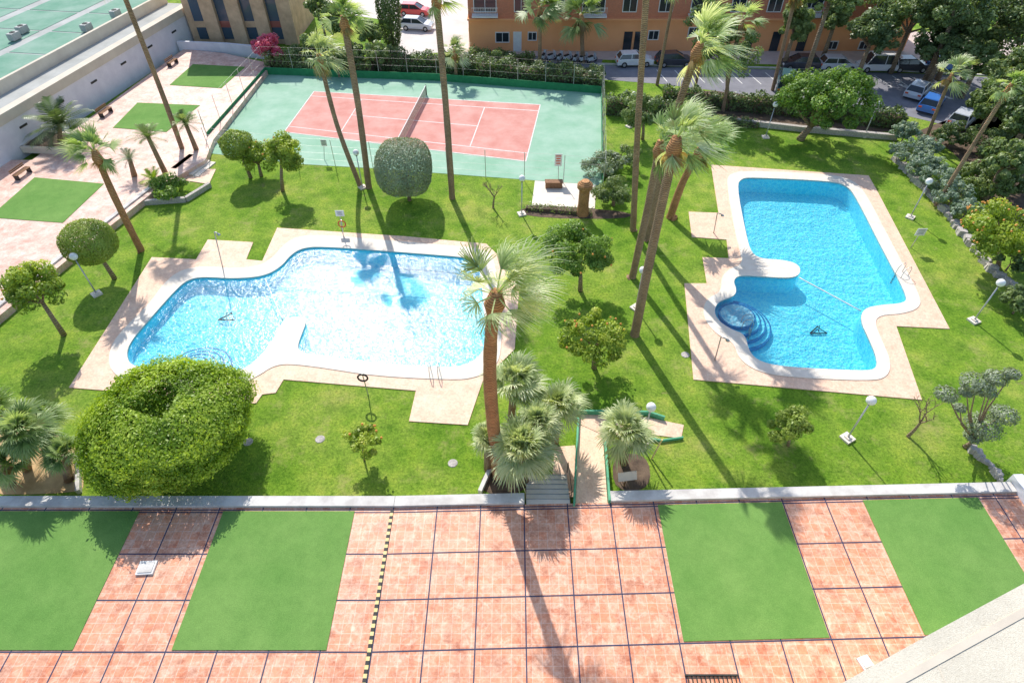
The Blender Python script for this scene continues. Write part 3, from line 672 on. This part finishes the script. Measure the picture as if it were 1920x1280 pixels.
# ---------- palms ----------
WD=(.6,-.12,.08)
palm((345,288),(235,0),'very tall slender palm beside the upper terrace',.24,30,2.3,[(300,165)],extra=3)
palm((692,352),(644,34),'tall palm with brown trunk on the lawn by court',.29,28,1.7,[(672,200)])
palm((674,350),(598,105),'leaning tall palm beside another palm by court',.22,30,1.8,[(632,235)],leafm='f_silver',droop=.7)
palm((848,372),(817,-12),'tall straight palm on lawn in front of court',.28,26,1.8,[(836,200)],leafm='f_wind')
palm((265,470),(178,285),'short leaning palm with reddish trunk near terrace',.26,34,1.8,[(215,370)],tm='rtrunk',wind=(-.3,-.1,.1))
palm((1190,628),(1268,262),'tall leaning palm with windblown crown on lawn',.32,34,2.1,[(1222,470)],wind=WD,leafm='f_wind',width=.035)
palm((1186,520),(1238,268),'tall palm in the clump between pools',.28,26,1.8,[(1212,400)],wind=WD,leafm='f_fan',width=.035)
palm((1215,447),(1312,85),'very tall curving palm between the pools',.3,34,2.3,[(1245,300),(1275,190)],wind=WD,leafm='f_wind',width=.035)
palm((1186,432),(1212,0),'very tall straight palm trunk between pools',.25,30,2.3,[(1197,220)],extra=3)
palm((1257,408),(1318,275),'palm with drooping dry skirt in the clump',.33,40,2.3,[(1282,338)],wind=WD,dead=.3,tm='rtrunk')
palm((1212,450),(1280,240),'slender palm in the group between pools',.22,28,2.0,[(1240,350)],wind=WD,leafm='f_fan',width=.035)
palm((934,892),(930,552),'tall palm with reddish trunk and windblown crown',.33,34,2.35,[(920,740),(920,640)],tm='rtrunk',wind=(.66,-.05,.12),seg=24,leafm='f_wind',dead=.05,emin=-28,droop=.45,width=.02)
palm((1756,385),(1895,160),'thin leaning palm above the planted slope',.17,26,1.4,[(1820,280)],wind=WD)
palm((1732,268),(1785,140),'slender palm at the edge of garden',.17,32,1.7,[(1758,205)],wind=WD,leafm='f_wind')
palm((1355,208),(1392,40),'tall bare trunked palm near the street hedge',.2,26,1.8,[(1372,120)])
palm((1448,170),(1490,0),'tall palm beside the street with dry leaves',.22,30,2.2,[],extra=1,dead=.5)
palm((856,150),(852,95),'small pale palm standing behind the court',.2,34,1.7,[],leafm='f_silver')
palm((1012,130),(1012,15),'palm standing in front of the orange building',.25,44,2.6,[],leafm='f_dfan',dead=.3)
palm((1092,118),(1090,30),'palm with dark drooping crown by orange building',.28,50,2.8,[],dead=.5,wind=(0,0,0),leafm='f_dfan')
palm((1232,160),(1262,0),'slim tall trunk palm behind the hedge',.2,30,2.2,[],extra=2)
palm((1850,345),(1990,215),'leaning palm trunk on the planted slope',.17,30,1.8,[],wind=WD)
def lowfan(base,crown,rpx,lab,mt='f_silver',nf=70,wind=(.15,-.05,0),emin=-35,dead=.15):
    B=G(*base); C=VY(crown[0],crown[1],B.y)-B; C.z=max(C.z,.5); e=empty('fan_palm',B,lab,'fan palm'); Lf=rpx*m_per_px(B+C)/1.05
    b=MB(); b.tube([(0,0,-.05),C*.5,C],[.22,.2,.16],8); b.obj('trunk','ptrunk',e,smooth=True); fan_crown(C,nf,Lf,e,mt,wind,emin=emin,seg=18,dead=dead,width=.042,pet=.4)
lowfan((958,800),(964,715),66,'bushy silvery fan palm beside tall palm',dead=.15); lowfan((1040,830),(1046,760),60,'bushy silvery fan palm beside the ramp'); lowfan((985,905),(978,838),72,'bushy fan palm with hanging dry fronds by steps',dead=.25,nf=100); lowfan((1170,868),(1172,805),62,'bushy fan palm in the ramp planting bed')
lowfan((915,880),(915,820),38,'small fan palm at the palm bed'); lowfan((1000,870),(1008,790),50,'small silvery fan palm in the cluster'); 
def cyc(base,crown,rpx,lab,z=0,nf=30,mt='f_mid',droop=.5,em=5):
    B=G(*base,z); C=VY(crown[0],crown[1],B.y)-B; C.z=max(C.z,.4); e=empty('feather_palm',B,lab,'palm'); Lf=rpx*m_per_px(B+C)*1.1
    b=MB(); b.tube([(0,0,-.05),C*.5,C],[.25,.2,.17],8); b.obj('trunk','ptrunk',e,smooth=True); pin_crown(C,nf,Lf,e,mt,droop=droop,emin=em)
cyc((112,272),(112,235),62,'dark cycad with spreading fronds in planter',LZ,44,'f_dark'); cyc((315,335),(278,258),36,'small feather palm beside terrace steps',.0,26,'f_mid'); cyc((372,290),(348,232),34,'small feather palm by the court corner',0,28,'f_mid')
cyc((252,330),(243,298),28,'small blue green palm on paving',LZ,22,'f_olive'); cyc((285,352),(290,338),30,'low feathery plant in the stone planter',0,30,'f_lime')
tree('loose green shrub in the stone planter',(320,368),(320,350),40,18,'f_green',2200,18,.36,.2,name='shrub',cat='shrub',r=.05)
lowfan((50,880),(42,805),66,'large spiky fan palm on sandy ground','f_dfan',60); lowfan((128,900),(122,850),46,'small spiky palm beside round hedge tree','f_dfan',50); lowfan((-15,850),(-8,775),62,'large spiky palm at the sandy bed','f_fan',60); lowfan((20,905),(10,868),48,'low pale spiky palm on sandy ground','f_fan',50); lowfan((85,840),(82,785),46,'spiky palm behind the sandy bed','f_fan',50)
# ---------- broadleaf trees ----------
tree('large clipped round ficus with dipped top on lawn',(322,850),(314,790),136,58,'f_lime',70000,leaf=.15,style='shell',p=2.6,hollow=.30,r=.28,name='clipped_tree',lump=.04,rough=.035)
tree('clipped grey green ball tree on single trunk',(768,376),(757,314),51,46,'f_olive',26000,leaf=.13,style='shell',p=3.0,name='clipped_tree',lump=.012,rough=.015)
tree('clipped green ball tree beside the terrace',(215,522),(166,454),43,37,'f_ball',17000,leaf=.12,style='shell',p=2.6,name='clipped_tree',lump=.02,rough=.02)
tree('small clipped dark ball tree near court fence',(470,333),(443,272),28,25,'f_ball',7000,leaf=.16,style='shell',p=2.3,name='clipped_tree',rough=.03)
tree('yellow green citrus tree by the court fence',(490,330),(480,290),36,32,'f_cit',6500,24,.36,.2,fruit=4)
tree('rounded citrus tree on lawn near court fence',(530,358),(531,285),40,36,'f_cit',8000,26,.36,.2,fruit=4)
tree('leafy citrus tree on lawn near terrace',(120,628),(66,545),58,50,'f_cit',8500,34,.3,.19,fruit=6)
tree('dense citrus tree between the pools',(1088,545),(1086,472),76,46,'f_green',14000,44,.28,.18,fruit=8)
tree('open yellowish loquat tree between the pools',(1114,690),(1112,634),70,42,'f_cit',6500,40,.24,.18,fruit=14)
tree('very small young citrus tree on lawn',(683,862),(680,822),38,30,'f_cit',3200,22,.3,.15,r=.05,fruit=6)
tree('small round green shrub tree on lawn',(1478,835),(1478,795),42,36,'f_ball',5500,24,.34,.15,r=.08)
tree('broad leafy shade tree with pale trunk',(1500,262),(1550,180),94,50,'f_green',19000,80,.22,.26,r=.32,fork=1.3)
tree('medium leafy tree near the court corner',(1205,262),(1207,208),44,36,'f_mid',7000,32,.28,.22)
tree('orange laden citrus tree on the slope',(1872,500),(1868,432),74,52,'f_cit',10000,46,.26,.2,fruit=60)
tree('shrubby tree beside the pillar',(1150,385),(1150,355),40,24,'f_mid',5500,26,.32,.18)
tree('airy shrub near the court fence corner',(1135,330),(1132,308),46,24,'f_olive',3600,26,.26,.17)
tree('small tree near the court corner hedge',(940,140),(935,118),30,20,'f_mid',3000,20,.3,.26)
tree('dark shrub beside the palm clump',(1130,320),(1165,318),40,28,'f_mid',3000,20,.3,.2)
tree('tall feathery deciduous tree beside the street',(1360,205),(1362,95),68,56,'f_mid',8000,60,.2,.26,r=.2)
tree('tall airy tree in front of orange building',(1300,180),(1330,35),45,40,'f_mid',3000,34,.2,.26)
tree('leafy tree near parking',(715,135),(705,105),28,28,'f_mid',2500,20,.3,.3)
tree('pink flowering bougainvillea by the court corner',(508,128),(503,90),28,25,'f_pink',3600,22,.34,.26,name='bougainvillea')
tree('green shrub beneath the bougainvillea',(560,125),(560,118),45,18,'f_dark',3500,20,.36,.26,name='shrub')
B=G(1808,838); e=empty('pruned_tree',B,'cloud pruned olive with several leaf pads','tree'); tg=[];rr=[]
for i,(x,y,r) in enumerate([(1775,738,22),(1832,718,30),(1812,734,14),(1868,708,22),(1846,798,34),(1884,776,26),(1898,700,16),(1800,764,12),(1826,818,18),(1850,732,20)]):
    C=VY(x,y,B.y)-B; C.z=max(.6,C.z); tg.append(C); rr.append(r*m_per_px(C+B))
P_=[];N_=[];T_=[]
for C,r in zip(tg,rr):
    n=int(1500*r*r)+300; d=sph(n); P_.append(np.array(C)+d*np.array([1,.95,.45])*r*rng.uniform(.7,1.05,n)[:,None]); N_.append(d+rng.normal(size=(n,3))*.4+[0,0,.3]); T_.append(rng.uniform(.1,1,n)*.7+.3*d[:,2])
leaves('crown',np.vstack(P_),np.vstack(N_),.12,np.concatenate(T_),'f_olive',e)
b=MB(); f=Vector((.15,0,.7)); b.tube([(0,0,0),(.12,0,.3),f],[.13,.1,.08],8)
for C in tg: b.tube([f,f.lerp(C,.5)+Vector((random.uniform(-.2,.2),.1,-.15)),C],[.06,.045,.02],6)
b.obj('trunk','bark',e,smooth=True)
def bare(base,h,lab):
    B=G(*base); e=empty('bare_tree',B,lab,'tree'); b=MB()
    def br(p,d,l,r,dep):
        q=p+d*l; b.tube([p,p.lerp(q,.5)+Vector((random.uniform(-.05,.05)*l,random.uniform(-.05,.05)*l,0)),q],[r,r*.8,r*.6],5)
        if dep>0:
            for _ in range(3):
                nd=(d+Vector((random.uniform(-1,1),random.uniform(-1,1),random.uniform(-.2,.7)))*.8).normalized(); br(q,nd,l*.65,r*.55,dep-1)
    br(Vector((0,0,0)),Vector((.1,0,1)).normalized(),h*.35,.1,4); b.obj('trunk','bark',e)
bare((1702,818),3.4,'leafless small tree with twisted grey branches'); bare((925,390),2.8,'leafless young tree on lawn near court'); 
for i,(x,y,w,h) in enumerate([(1708,285,40,24),(1735,310,38,24),(1762,335,40,26),(1790,365,38,26),(1700,245,28,18),(1815,392,28,20),(1740,275,28,20)]):
    tree('blue grey spiky shrub on planted slope',None,(x,y),w,h,'f_blue',4600,60,.2,.18,zc=1.2,name='shrub',cat='shrub',group='blue grey shrubs on the slope',r=.06)
for i,(x,y,w,h) in enumerate([(1870,350,36,26),(1905,340,34,30),(1830,330,40,26),(1905,480,40,34),(1920,560,40,30),(1850,270,50,36),(1915,250,46,40),(1790,250,34,24)]):
    tree('dark green shrub on the planted slope',None,(x,y),w,h,'f_dark' if i%2 else 'f_mid',3200,34,.25,.22,zc=1.3,name='shrub',cat='shrub',group='dark shrubs on the slope',r=.06)
for i,(x,y,w,h,z,mt) in enumerate([(1640,60,50,44,5,'f_dark'),(1715,30,65,50,6,'f_mid'),(1800,60,55,40,5,'f_dark'),(1860,40,75,55,6,'f_mid'),(1915,130,60,52,5,'f_mid'),(1870,190,50,40,4,'f_mid'),(1800,10,80,50,8,'f_dark'),(1935,40,80,70,7,'f_dark'),(1890,300,50,38,3.5,'f_mid'),(1940,210,56,56,5,'f_dark'),(1700,-30,90,50,8,'f_mid'),(1570,30,24,34,5,'f_mid'),(1495,40,34,40,5,'f_mid'),(2000,120,90,80,6,'f_dark'),(1905,-20,90,60,8,'f_mid'),(1560,-10,60,24,9,'f_mid'),(1770,95,50,34,4,'f_dark'),(1840,110,50,36,4,'f_mid')]):
    tree('dense dark pine like tree beyond the garden',None,(x,y),w,h,mt,7500,54,.23,.34,zc=z,group='dark trees beyond the garden',r=.25)
for x,y,w,h,z in [(690,60,24,30,3),(640,40,36,36,4),(600,20,36,32,5),(660,100,28,22,2),(590,90,32,24,2),(630,110,28,18,2)]:
    tree('dark leafy tree by the parking area',None,(x,y),w,h,'f_mid',4500,36,.26,.3,zc=z,group='dark trees by the parking',r=.15)
B=G(738,95); e=empty('cypress_tree',B,'narrow dark cypress beside the parking','tree'); crown_shell((0,0,5),(1.3,1.3,5),9000,.26,'f_dark',e,2); b=MB(); b.tube([(0,0,0),(0,0,4)],.15,8); b.obj('trunk','bark',e)
def hedge(a,c,w,h,lab,mt='f_dark',dens=90,leaf=.26,lum=.18):
    A=G(*a);C=G(*c); d=C-A; l=d.length; ang=math.atan2(d.y,d.x); e=empty('hedge',A,lab,'hedge','hedges along the garden edge',rz=ang)
    n=int(l*(w+2*h)*dens); u=rng.uniform(0,w+2*h,n); x=rng.uniform(0,l,n)
    bump=lum*(np.sin(x*1.9+a[0])+np.sin(x*.83)+np.sin(x*4.1))/1.5
    y=np.where(u<h,-w/2,np.where(u<h+w,u-h-w/2,w/2)); z=np.where(u<h,u,np.where(u<h+w,h,u-h-w)); nn=np.stack([np.zeros(n),np.where(u<h,-1,np.where(u<h+w,0,1)),((u>=h)&(u<h+w))*1.0],1)
    j=rng.normal(size=(n,3))*.11; P=np.stack([x,y*(1+bump*.5),z*(1+bump)],1)+j
    leaves('foliage',P,nn+rng.normal(size=(n,3))*.5,leaf,.5+.3*np.sin(x*2.3+y*3)*np.sin(z*3+x)+rng.uniform(-.3,.3,n),mt,e)
    b=MB(); b.box((l/2,0,h*.4),(l-.1,w*.75,h*.75)); b.obj('inner_branches','soil',e)
hedge((505,128),(700,140),1.6,1.6,'dark hedge behind the court windscreen','f_mid')
hedge((700,128),(900,138),1.8,1.8,'dark clipped hedge between court and parking')
hedge((900,142),(1130,166),1.8,1.7,'thick dark hedge between court and street')
hedge((1135,212),(1290,222),1.2,1.6,'tall dark hedge at the court corner','f_dark')
hedge((1000,148),(1130,150),1.0,1.3,'hedge along the scooter parking','f_mid')
hedge((1240,192),(1480,214),1.1,1.4,'clipped dark hedge along the street')
hedge((1480,214),(1690,240),1.1,1.4,'clipped dark hedge along the street')
hedge((1300,228),(1420,238),1.0,.5,'low green hedge at back of lawn','f_mid')
hedge((985,392),(1110,402),.6,.35,'low flowering border beside the slab','f_mid',70,.16)
hedge((880,112),(1000,120),1.3,1.0,'low green hedge at the orange building','f_mid')
bed([(975,385),(1180,395),(1185,412),(975,408)])
# ---------- streets ----------
def flat(pts,m,z,nm):
    b=MB(); b.poly([GP(pts)],z); return struct(b.obj(nm,m))
flat([(860,60),(1800,60),(2300,140),(2300,160),(1700,128),(1120,112),(860,112)],'pave',.006,'pavement')
flat([(1110,122),(1420,130),(1760,140),(2300,170),(2300,420),(1880,262),(1760,232),(1690,215),(1480,188),(1240,158),(1110,148)],'asph',.012,'road')
flat([(600,-70),(880,-70),(878,95),(745,104),(735,40),(600,20)],'park',.008,'parking_pavement')
flat([(870,98),(1130,112),(1120,140),(870,125)],'asph',.014,'scooter_parking_road')
b=MB()
P0,P1=G(1120,121),G(1690,134); b.beam(P0,P1,.25,.13); P0,P1=G(1690,134),G(2200,160); b.beam(P0,P1,.25,.13); tag(b.obj('street_kerb','curb'),'pale stone kerb along the street','kerb')
b=MB()
for i in range(16):
    a=G(1230+i*34,131+i*.9,.02); c=a+Vector((.6,-3.4,0)); w=Vector((.12,0,0)); b.add([a,a+w,c+w,c],[(0,1,2,3)])
for i in range(7):
    a=G(1682+i*9,158+i*1.5,.02); c=a+Vector((1.2,-2.6,0)); w=Vector((.45,0,0)); b.add([a,a+w,c+w,c],[(0,3,2,1)])
struct(b.obj('road_marking_ground','white'))
# ---------- vehicles ----------
def paint(name,c):
    m,nt,out=newmat(name); p=fin(nt,out,c,.3,spec=.5); p.inputs['Coat Weight'].default_value=.6; return m
PC={'white':paint('car_white',(.80,.81,.83)),'dark':paint('car_dark',(.04,.045,.06)),'blue':paint('car_blue',(.05,.20,.60)),'silver':paint('car_silver',(.62,.65,.7)),'red':paint('car_red',(.7,.04,.04)),'teal':paint('car_teal',(.05,.12,.14))}
def car(px,py,rz,color,lab,van=False,z=.015):
    e=empty('parked_car',G(px,py,z),lab,'car','parked cars',rz=math.radians(rz)); Wc=1.75; ht=1.9 if van else 1.45
    prof=[(-2.1,.3),(-2.12,.6),(-2.0,.88),(-1.6,.93),(.9,.93),(1.7,.84),(2.05,.68),(2.12,.42),(2.05,.28)]
    b=MB(); n=len(prof)
    secs=[(-.875,.90),(-.84,1),(-.6,1.04),(.6,1.04),(.84,1),(.875,.90)]
    vs=[]
    for y,k in secs:
        for x,zz in prof: vs.append((x*(1 if abs(y)<.85 else .97),y,.28+(zz-.28)*k))
    fs=[]
    for i in range(len(secs)-1):
        for j in range(n): fs.append((i*n+j,i*n+(j+1)%n,(i+1)*n+(j+1)%n,(i+1)*n+j))
    fs+=[tuple(range(n)),tuple(reversed([(len(secs)-1)*n+j for j in range(n)]))]
    b.add(vs,fs); b.obj('body',PC[color],e,smooth=False)
    cab=[(-1.95,.9),(-1.6,ht-.04),(.25 if not van else .9,ht-.04),(1.15 if not van else 1.5,.9)]
    b=MB(); v=[(x,s*(.80 if zz<1 else .66),zz) for s in(-1,1) for x,zz in cab]; b.add(v,[(0,1,2,3),(7,6,5,4),(0,4,5,1),(1,5,6,2),(2,6,7,3)]); b.obj('window','glass',e)
    b=MB(); x0,x1=cab[1][0]-.02,cab[2][0]+.02; b.box(((x0+x1)/2,0,ht-.02),(x1-x0,1.36,.07),0,0,.93)
    for s in(-1,1):
        for xa,xb in((cab[0],cab[1]),(cab[3],cab[2])): b.beam((xa[0],s*.80,.9),(xb[0],s*.67,ht-.03),.06,.05)
        b.beam((-.5,s*.81,.9),(-.5,s*.675,ht-.03),.07,.03)
    b.obj('roof',PC[color],e)
    for x in(-1.3,1.3):
        for y in(-.8,.8): b=MB(); b.tube([(x,y-.1,.32),(x,y+.1,.32)],.32,16); b.tube([(x,y-.11,.32),(x,y+.11,.32)],.18,10,1); b.obj('wheel',['black','metal'],e)
    for y in(-.62,.62):
        b=MB(); b.box((2.06,y,.66),(.1,.34,.14)); b.obj('headlight','globe',e)
        b=MB(); b.box((-2.1,y,.7),(.08,.3,.14)); b.obj('taillight','red',e)
car(1188,122,4,'white','small white hatchback parked on the street'); car(1262,122,3,'dark','dark hatchback parked on the street'); car(1497,128,178,'dark','black saloon car parked on the street'); car(1568,130,-2,'silver','grey car parked by the pavement')
car(1640,132,178,'white','white van parked under trees',True); car(1768,130,10,'blue','blue car parked beyond the trees'); car(1470,168,70,'teal','dark green estate car on the road',True); car(1718,178,48,'silver','silver hatchback parked diagonally'); car(1742,203,50,'blue','blue hatchback parked diagonally'); car(1700,132,0,'dark','dark car parked by the trees')
car(778,28,-8,'red','red hatchback in the parking area'); car(783,55,-10,'silver','grey car in the parking area'); car(1800,232,45,'silver','silver car parked behind slope shrubs')
src=None
for i in range(7):
    loc=G(1020+i*15,113+i*.8,.02)
    if src is None:
        e=empty('parked_scooter',loc,'dark motor scooter parked by the hedge','scooter','scooters parked in a row',rz=1.3); src=e; kids=[]
        for xx in(-.6,.6): b=MB(); b.torus((xx,0,.27),.2,.08,14,6,ax='Y'); kids.append(b.obj('wheel','black',e,smooth=True))
        b=MB(); b.box((-.35,0,.55),(.8,.32,.4),0,0,.8); b.box((.1,0,.3),(.5,.3,.1)); b.box((.42,0,.65),(.12,.4,.7),0,0,.7,0,-.2); kids.append(b.obj('body',PC['silver'],e))
        b=MB(); b.box((-.35,0,.8),(.75,.3,.12),0,0,.85); kids.append(b.obj('seat','black',e)); b=MB(); b.tube([(.38,-.35,1.05),(.42,0,1.02),(.38,.35,1.05)],.025,6); b.tube([(.42,0,1.0),(.6,0,.3)],.03,6); kids.append(b.obj('handlebar','metal',e))
    else:
        e=src.copy(); e.location=loc; e.rotation_euler=(0,0,1.0+random.uniform(-.3,.3)); COL.objects.link(e)
        for k in kids: c=k.copy(); c.parent=e; COL.objects.link(c)
# ---------- buildings ----------
FY=77.6
fx0=VY(880,80,FY).x; fx1=VY(1700,80,FY).x
e=empty('apartment_building',Vector((fx0,FY,0)),'orange rendered and red brick apartment block on street','building'); Wd=fx1-fx0
b=MB(); b.box((Wd/2,6,1.75),(Wd,12,3.5)); b.obj('ground_floor_wall','orange',e)
b=MB(); b.box((Wd/2,6.1,5.7),(Wd,12,4.2)); b.obj('upper_wall','brick',e)
b=MB(); b.box((Wd/2,5.8,3.6),(Wd+.2,12.4,.18)); b.box((Wd/2,5.9,7.85),(Wd+.1,12.2,.15)); b.obj('cornice','orange',e)
def winp(x,z,w,h,fm='white',y=0,nm='window'):
    o=MB(); o.box((x,y-.04,z),(w,.08,h)); ob=o.obj(nm,'glass',e)
    fr=MB(); 
    for dx,dz,ww,hh in((-w/2,0,.09,h+.09),(w/2,0,.09,h+.09),(0,h/2,w-.09,.09),(0,-h/2,w-.09,.09),(0,0,.06,h-.1)): fr.box((x+dx,y-.06,z+dz),(ww,.12,hh))
    f=fr.obj('frame',fm,ob)
for px,py,w,h in((942,70,1.6,1.1),(998,68,1.0,.9),(1225,66,1.2,1),(1300,60,1.2,1.),(1560,85,1.2,.9),(1620,85,1.2,.9)):
    p=VY(px,py,FY); winp(p.x-fx0,p.z,w,h,'white')
for px in(970,1175,1195,1450,1500,1400):
    p=VY(px,90,FY); b=MB(); b.box((p.x-fx0,-.03,1.1),(1,.07,2.2)); b.obj('door','glass' if px!=970 else 'white',e)
for k in range(int(Wd/4.2)):
    x=2+k*4.2
    winp(x,5.1,1.6 if k%3 else 2.6,1.5,'white',.1)
    if k%3==0:
        b=MB(); b.box((x,-.55,4.1),(3,1.2,.15)); 
        for s in range(16): b.box((x-1.45+s*.193,-1.1,4.6),(.03,.03,.9))
        b.box((x,-1.1,5.07),(3,.05,.05)); b.obj('balcony','white',e)
FY2=80.0; x0=VY(362,70,FY2).x; x1=VY(552,70,FY2).x
e=empty('office_building',Vector((x0,FY2,0)),'tan stone building with dark window bays','building'); Wd=x1-x0
b=MB(); b.box((Wd/2,5,6),(Wd,10,12)); b.obj('wall','stone',e)
blu=paint('blue_panel',(.05,.09,.14)); redp=paint('red_panel',(.34,.10,.08))
for k in range(4):
    x=1.6+k*Wd/4.1; b=MB(); b.box((x,-.03,4.6),(1.5,.1,8)); b.obj('window',blu,e)
    for zq in(2.3,5.6): b=MB(); b.box((x,-.06,zq),(1.5,.12,.7)); b.obj('spandrel',redp if k%2 else 'stone',e)
    b=MB(); b.box((x+1.5,-.35,4.8),(1.6,.7,9.4)); b.obj('pilaster','stone',e)
L0=G(-150,430,0); L1=G(348,92,0)
d=(L1-L0).normalized(); rz=math.atan2(d.y,d.x); Ln=(L1-L0).length+6
e=empty('low_building',L0,'long low white building with green flat roof','building',rz=rz)
b=MB(); b.box((Ln/2,25,1.6),(Ln,50,3.2)); b.obj('wall','lav',e)
b=MB(); b.box((Ln/2,.35,3.6),(Ln,.9,.8),0,0,.999); b.obj('parapet','beige',e); b=MB(); b.box((Ln/2,4.6,3.75),(Ln-.1,.35,1.3)); b.obj('parapet','beige',e)
b=MB(); b.box((Ln/2,2.7,3.25),(Ln-.3,3.4,.1)); b.obj('gutter','roofw',e)
b=MB(); b.box((Ln/2,27,3.3),(Ln-.3,44,.25)); b.obj('roof','roofw',e)
for i in range(9):
    for yy,ww in((8.6,5.6),(16,6.6),(24,6.6)):
        b=MB(); b.box((3+i*6.6,yy,3.44),(6.3,ww,.05)); b.obj('roof_panel','roofg',e)
for i in range(12): b=MB(); b.box((3+i*5,.0,2.3),(.9,.1,.18)); b.obj('vent','dmetal',e)
for px,py in((45,62),(165,58),(219,32),(30,75)):
    p=G(px,py,3.5); q=empty('air_conditioner',p,'grey rooftop air conditioning unit with fan','air conditioner','rooftop air conditioners',rz=rz)
    b=MB(); b.box((0,0,.4),(1.2,.7,.7)); b.box((-.4,0,.03),(.1,.6,.06)); b.box((.4,0,.03),(.1,.6,.06)); b.obj('casing','acgrey',q,bevel=.04); b=MB(); b.torus((0,0,.77),.26,.03); b.box((0,0,.765),(.45,.07,.02)); b.box((0,0,.775),(.07,.45,.02)); b.obj('fan_grille','dmetal',q)
lowwall([(340,100),(430,104),(512,112)],.3,1.4,'lav','garden_wall','white rendered wall behind the upper terrace')
P=GP([(395,62),(520,66),(520,95),(365,88)]); b=MB(); b.poly([P],.02); struct(b.obj('rear_green_ground','courtg'))
for px,py in((200,215),(325,122),(45,330)):
    p=G(px,py,LZ); e=empty('bench',p,'dark slatted bench beside the white wall','bench','benches along the white wall',rz=rz)
    b=MB()
    for k in range(4): b.box((0,-.2+k*.13,.45),(1.6,.1,.04))
    b.obj('seat','wood',e); b=MB()
    for k in range(2): b.box((0,.3,.62+k*.16),(1.6,.04,.1))
    b.obj('backrest','wood',e)
    for x in(-.7,.7): b=MB(); b.box((x,0,.22),(.06,.5,.43)); b.obj('leg','dmetal',e)
for px,py in((465,828),(849,868),(1285,665),(600,823)):
    p=G(px,py,0); b=MB(); b.tube([(0,0,-.02),(0,0,.03)],[.28,.24],14); tag(b.obj('manhole_cover','gravel',loc=p),'small round stone cover set in lawn','cover','covers in the lawn')
# ---------- light, camera ----------
el=math.radians(43.5); az=math.radians(17)
sv=Vector((-math.sin(az)*math.cos(el),math.cos(az)*math.cos(el),math.sin(el)))
ld=bpy.data.lights.new('sun','SUN'); ld.energy=5.0; ld.angle=math.radians(.53); ld.color=(1,.945,.86)
lo=bpy.data.objects.new('sun',ld); lo.rotation_euler=sv.to_track_quat('Z','Y').to_euler(); COL.objects.link(lo)
w=bpy.data.worlds.new('World'); SC.world=w; w.use_nodes=True; nt=w.node_tree
sk=nt.nodes.new('ShaderNodeTexSky'); sk.sky_type='NISHITA'; sk.sun_disc=False; sk.sun_elevation=el; sk.sun_rotation=-az
nt.links.new(sk.outputs[0],nt.nodes['Background'].inputs[0]); nt.nodes['Background'].inputs[1].default_value=.2
cd=bpy.data.cameras.new('camera'); cd.sensor_width=36; cd.lens=36*F/1920; cd.clip_end=4000; cd.clip_start=.1
co=bpy.data.objects.new('camera',cd); co.location=(0,0,H); co.rotation_euler=(math.pi/2-TH,0,0); COL.objects.link(co); SC.camera=co
SC.view_settings.view_transform='Standard'; SC.view_settings.look='None'; SC.view_settings.exposure=0
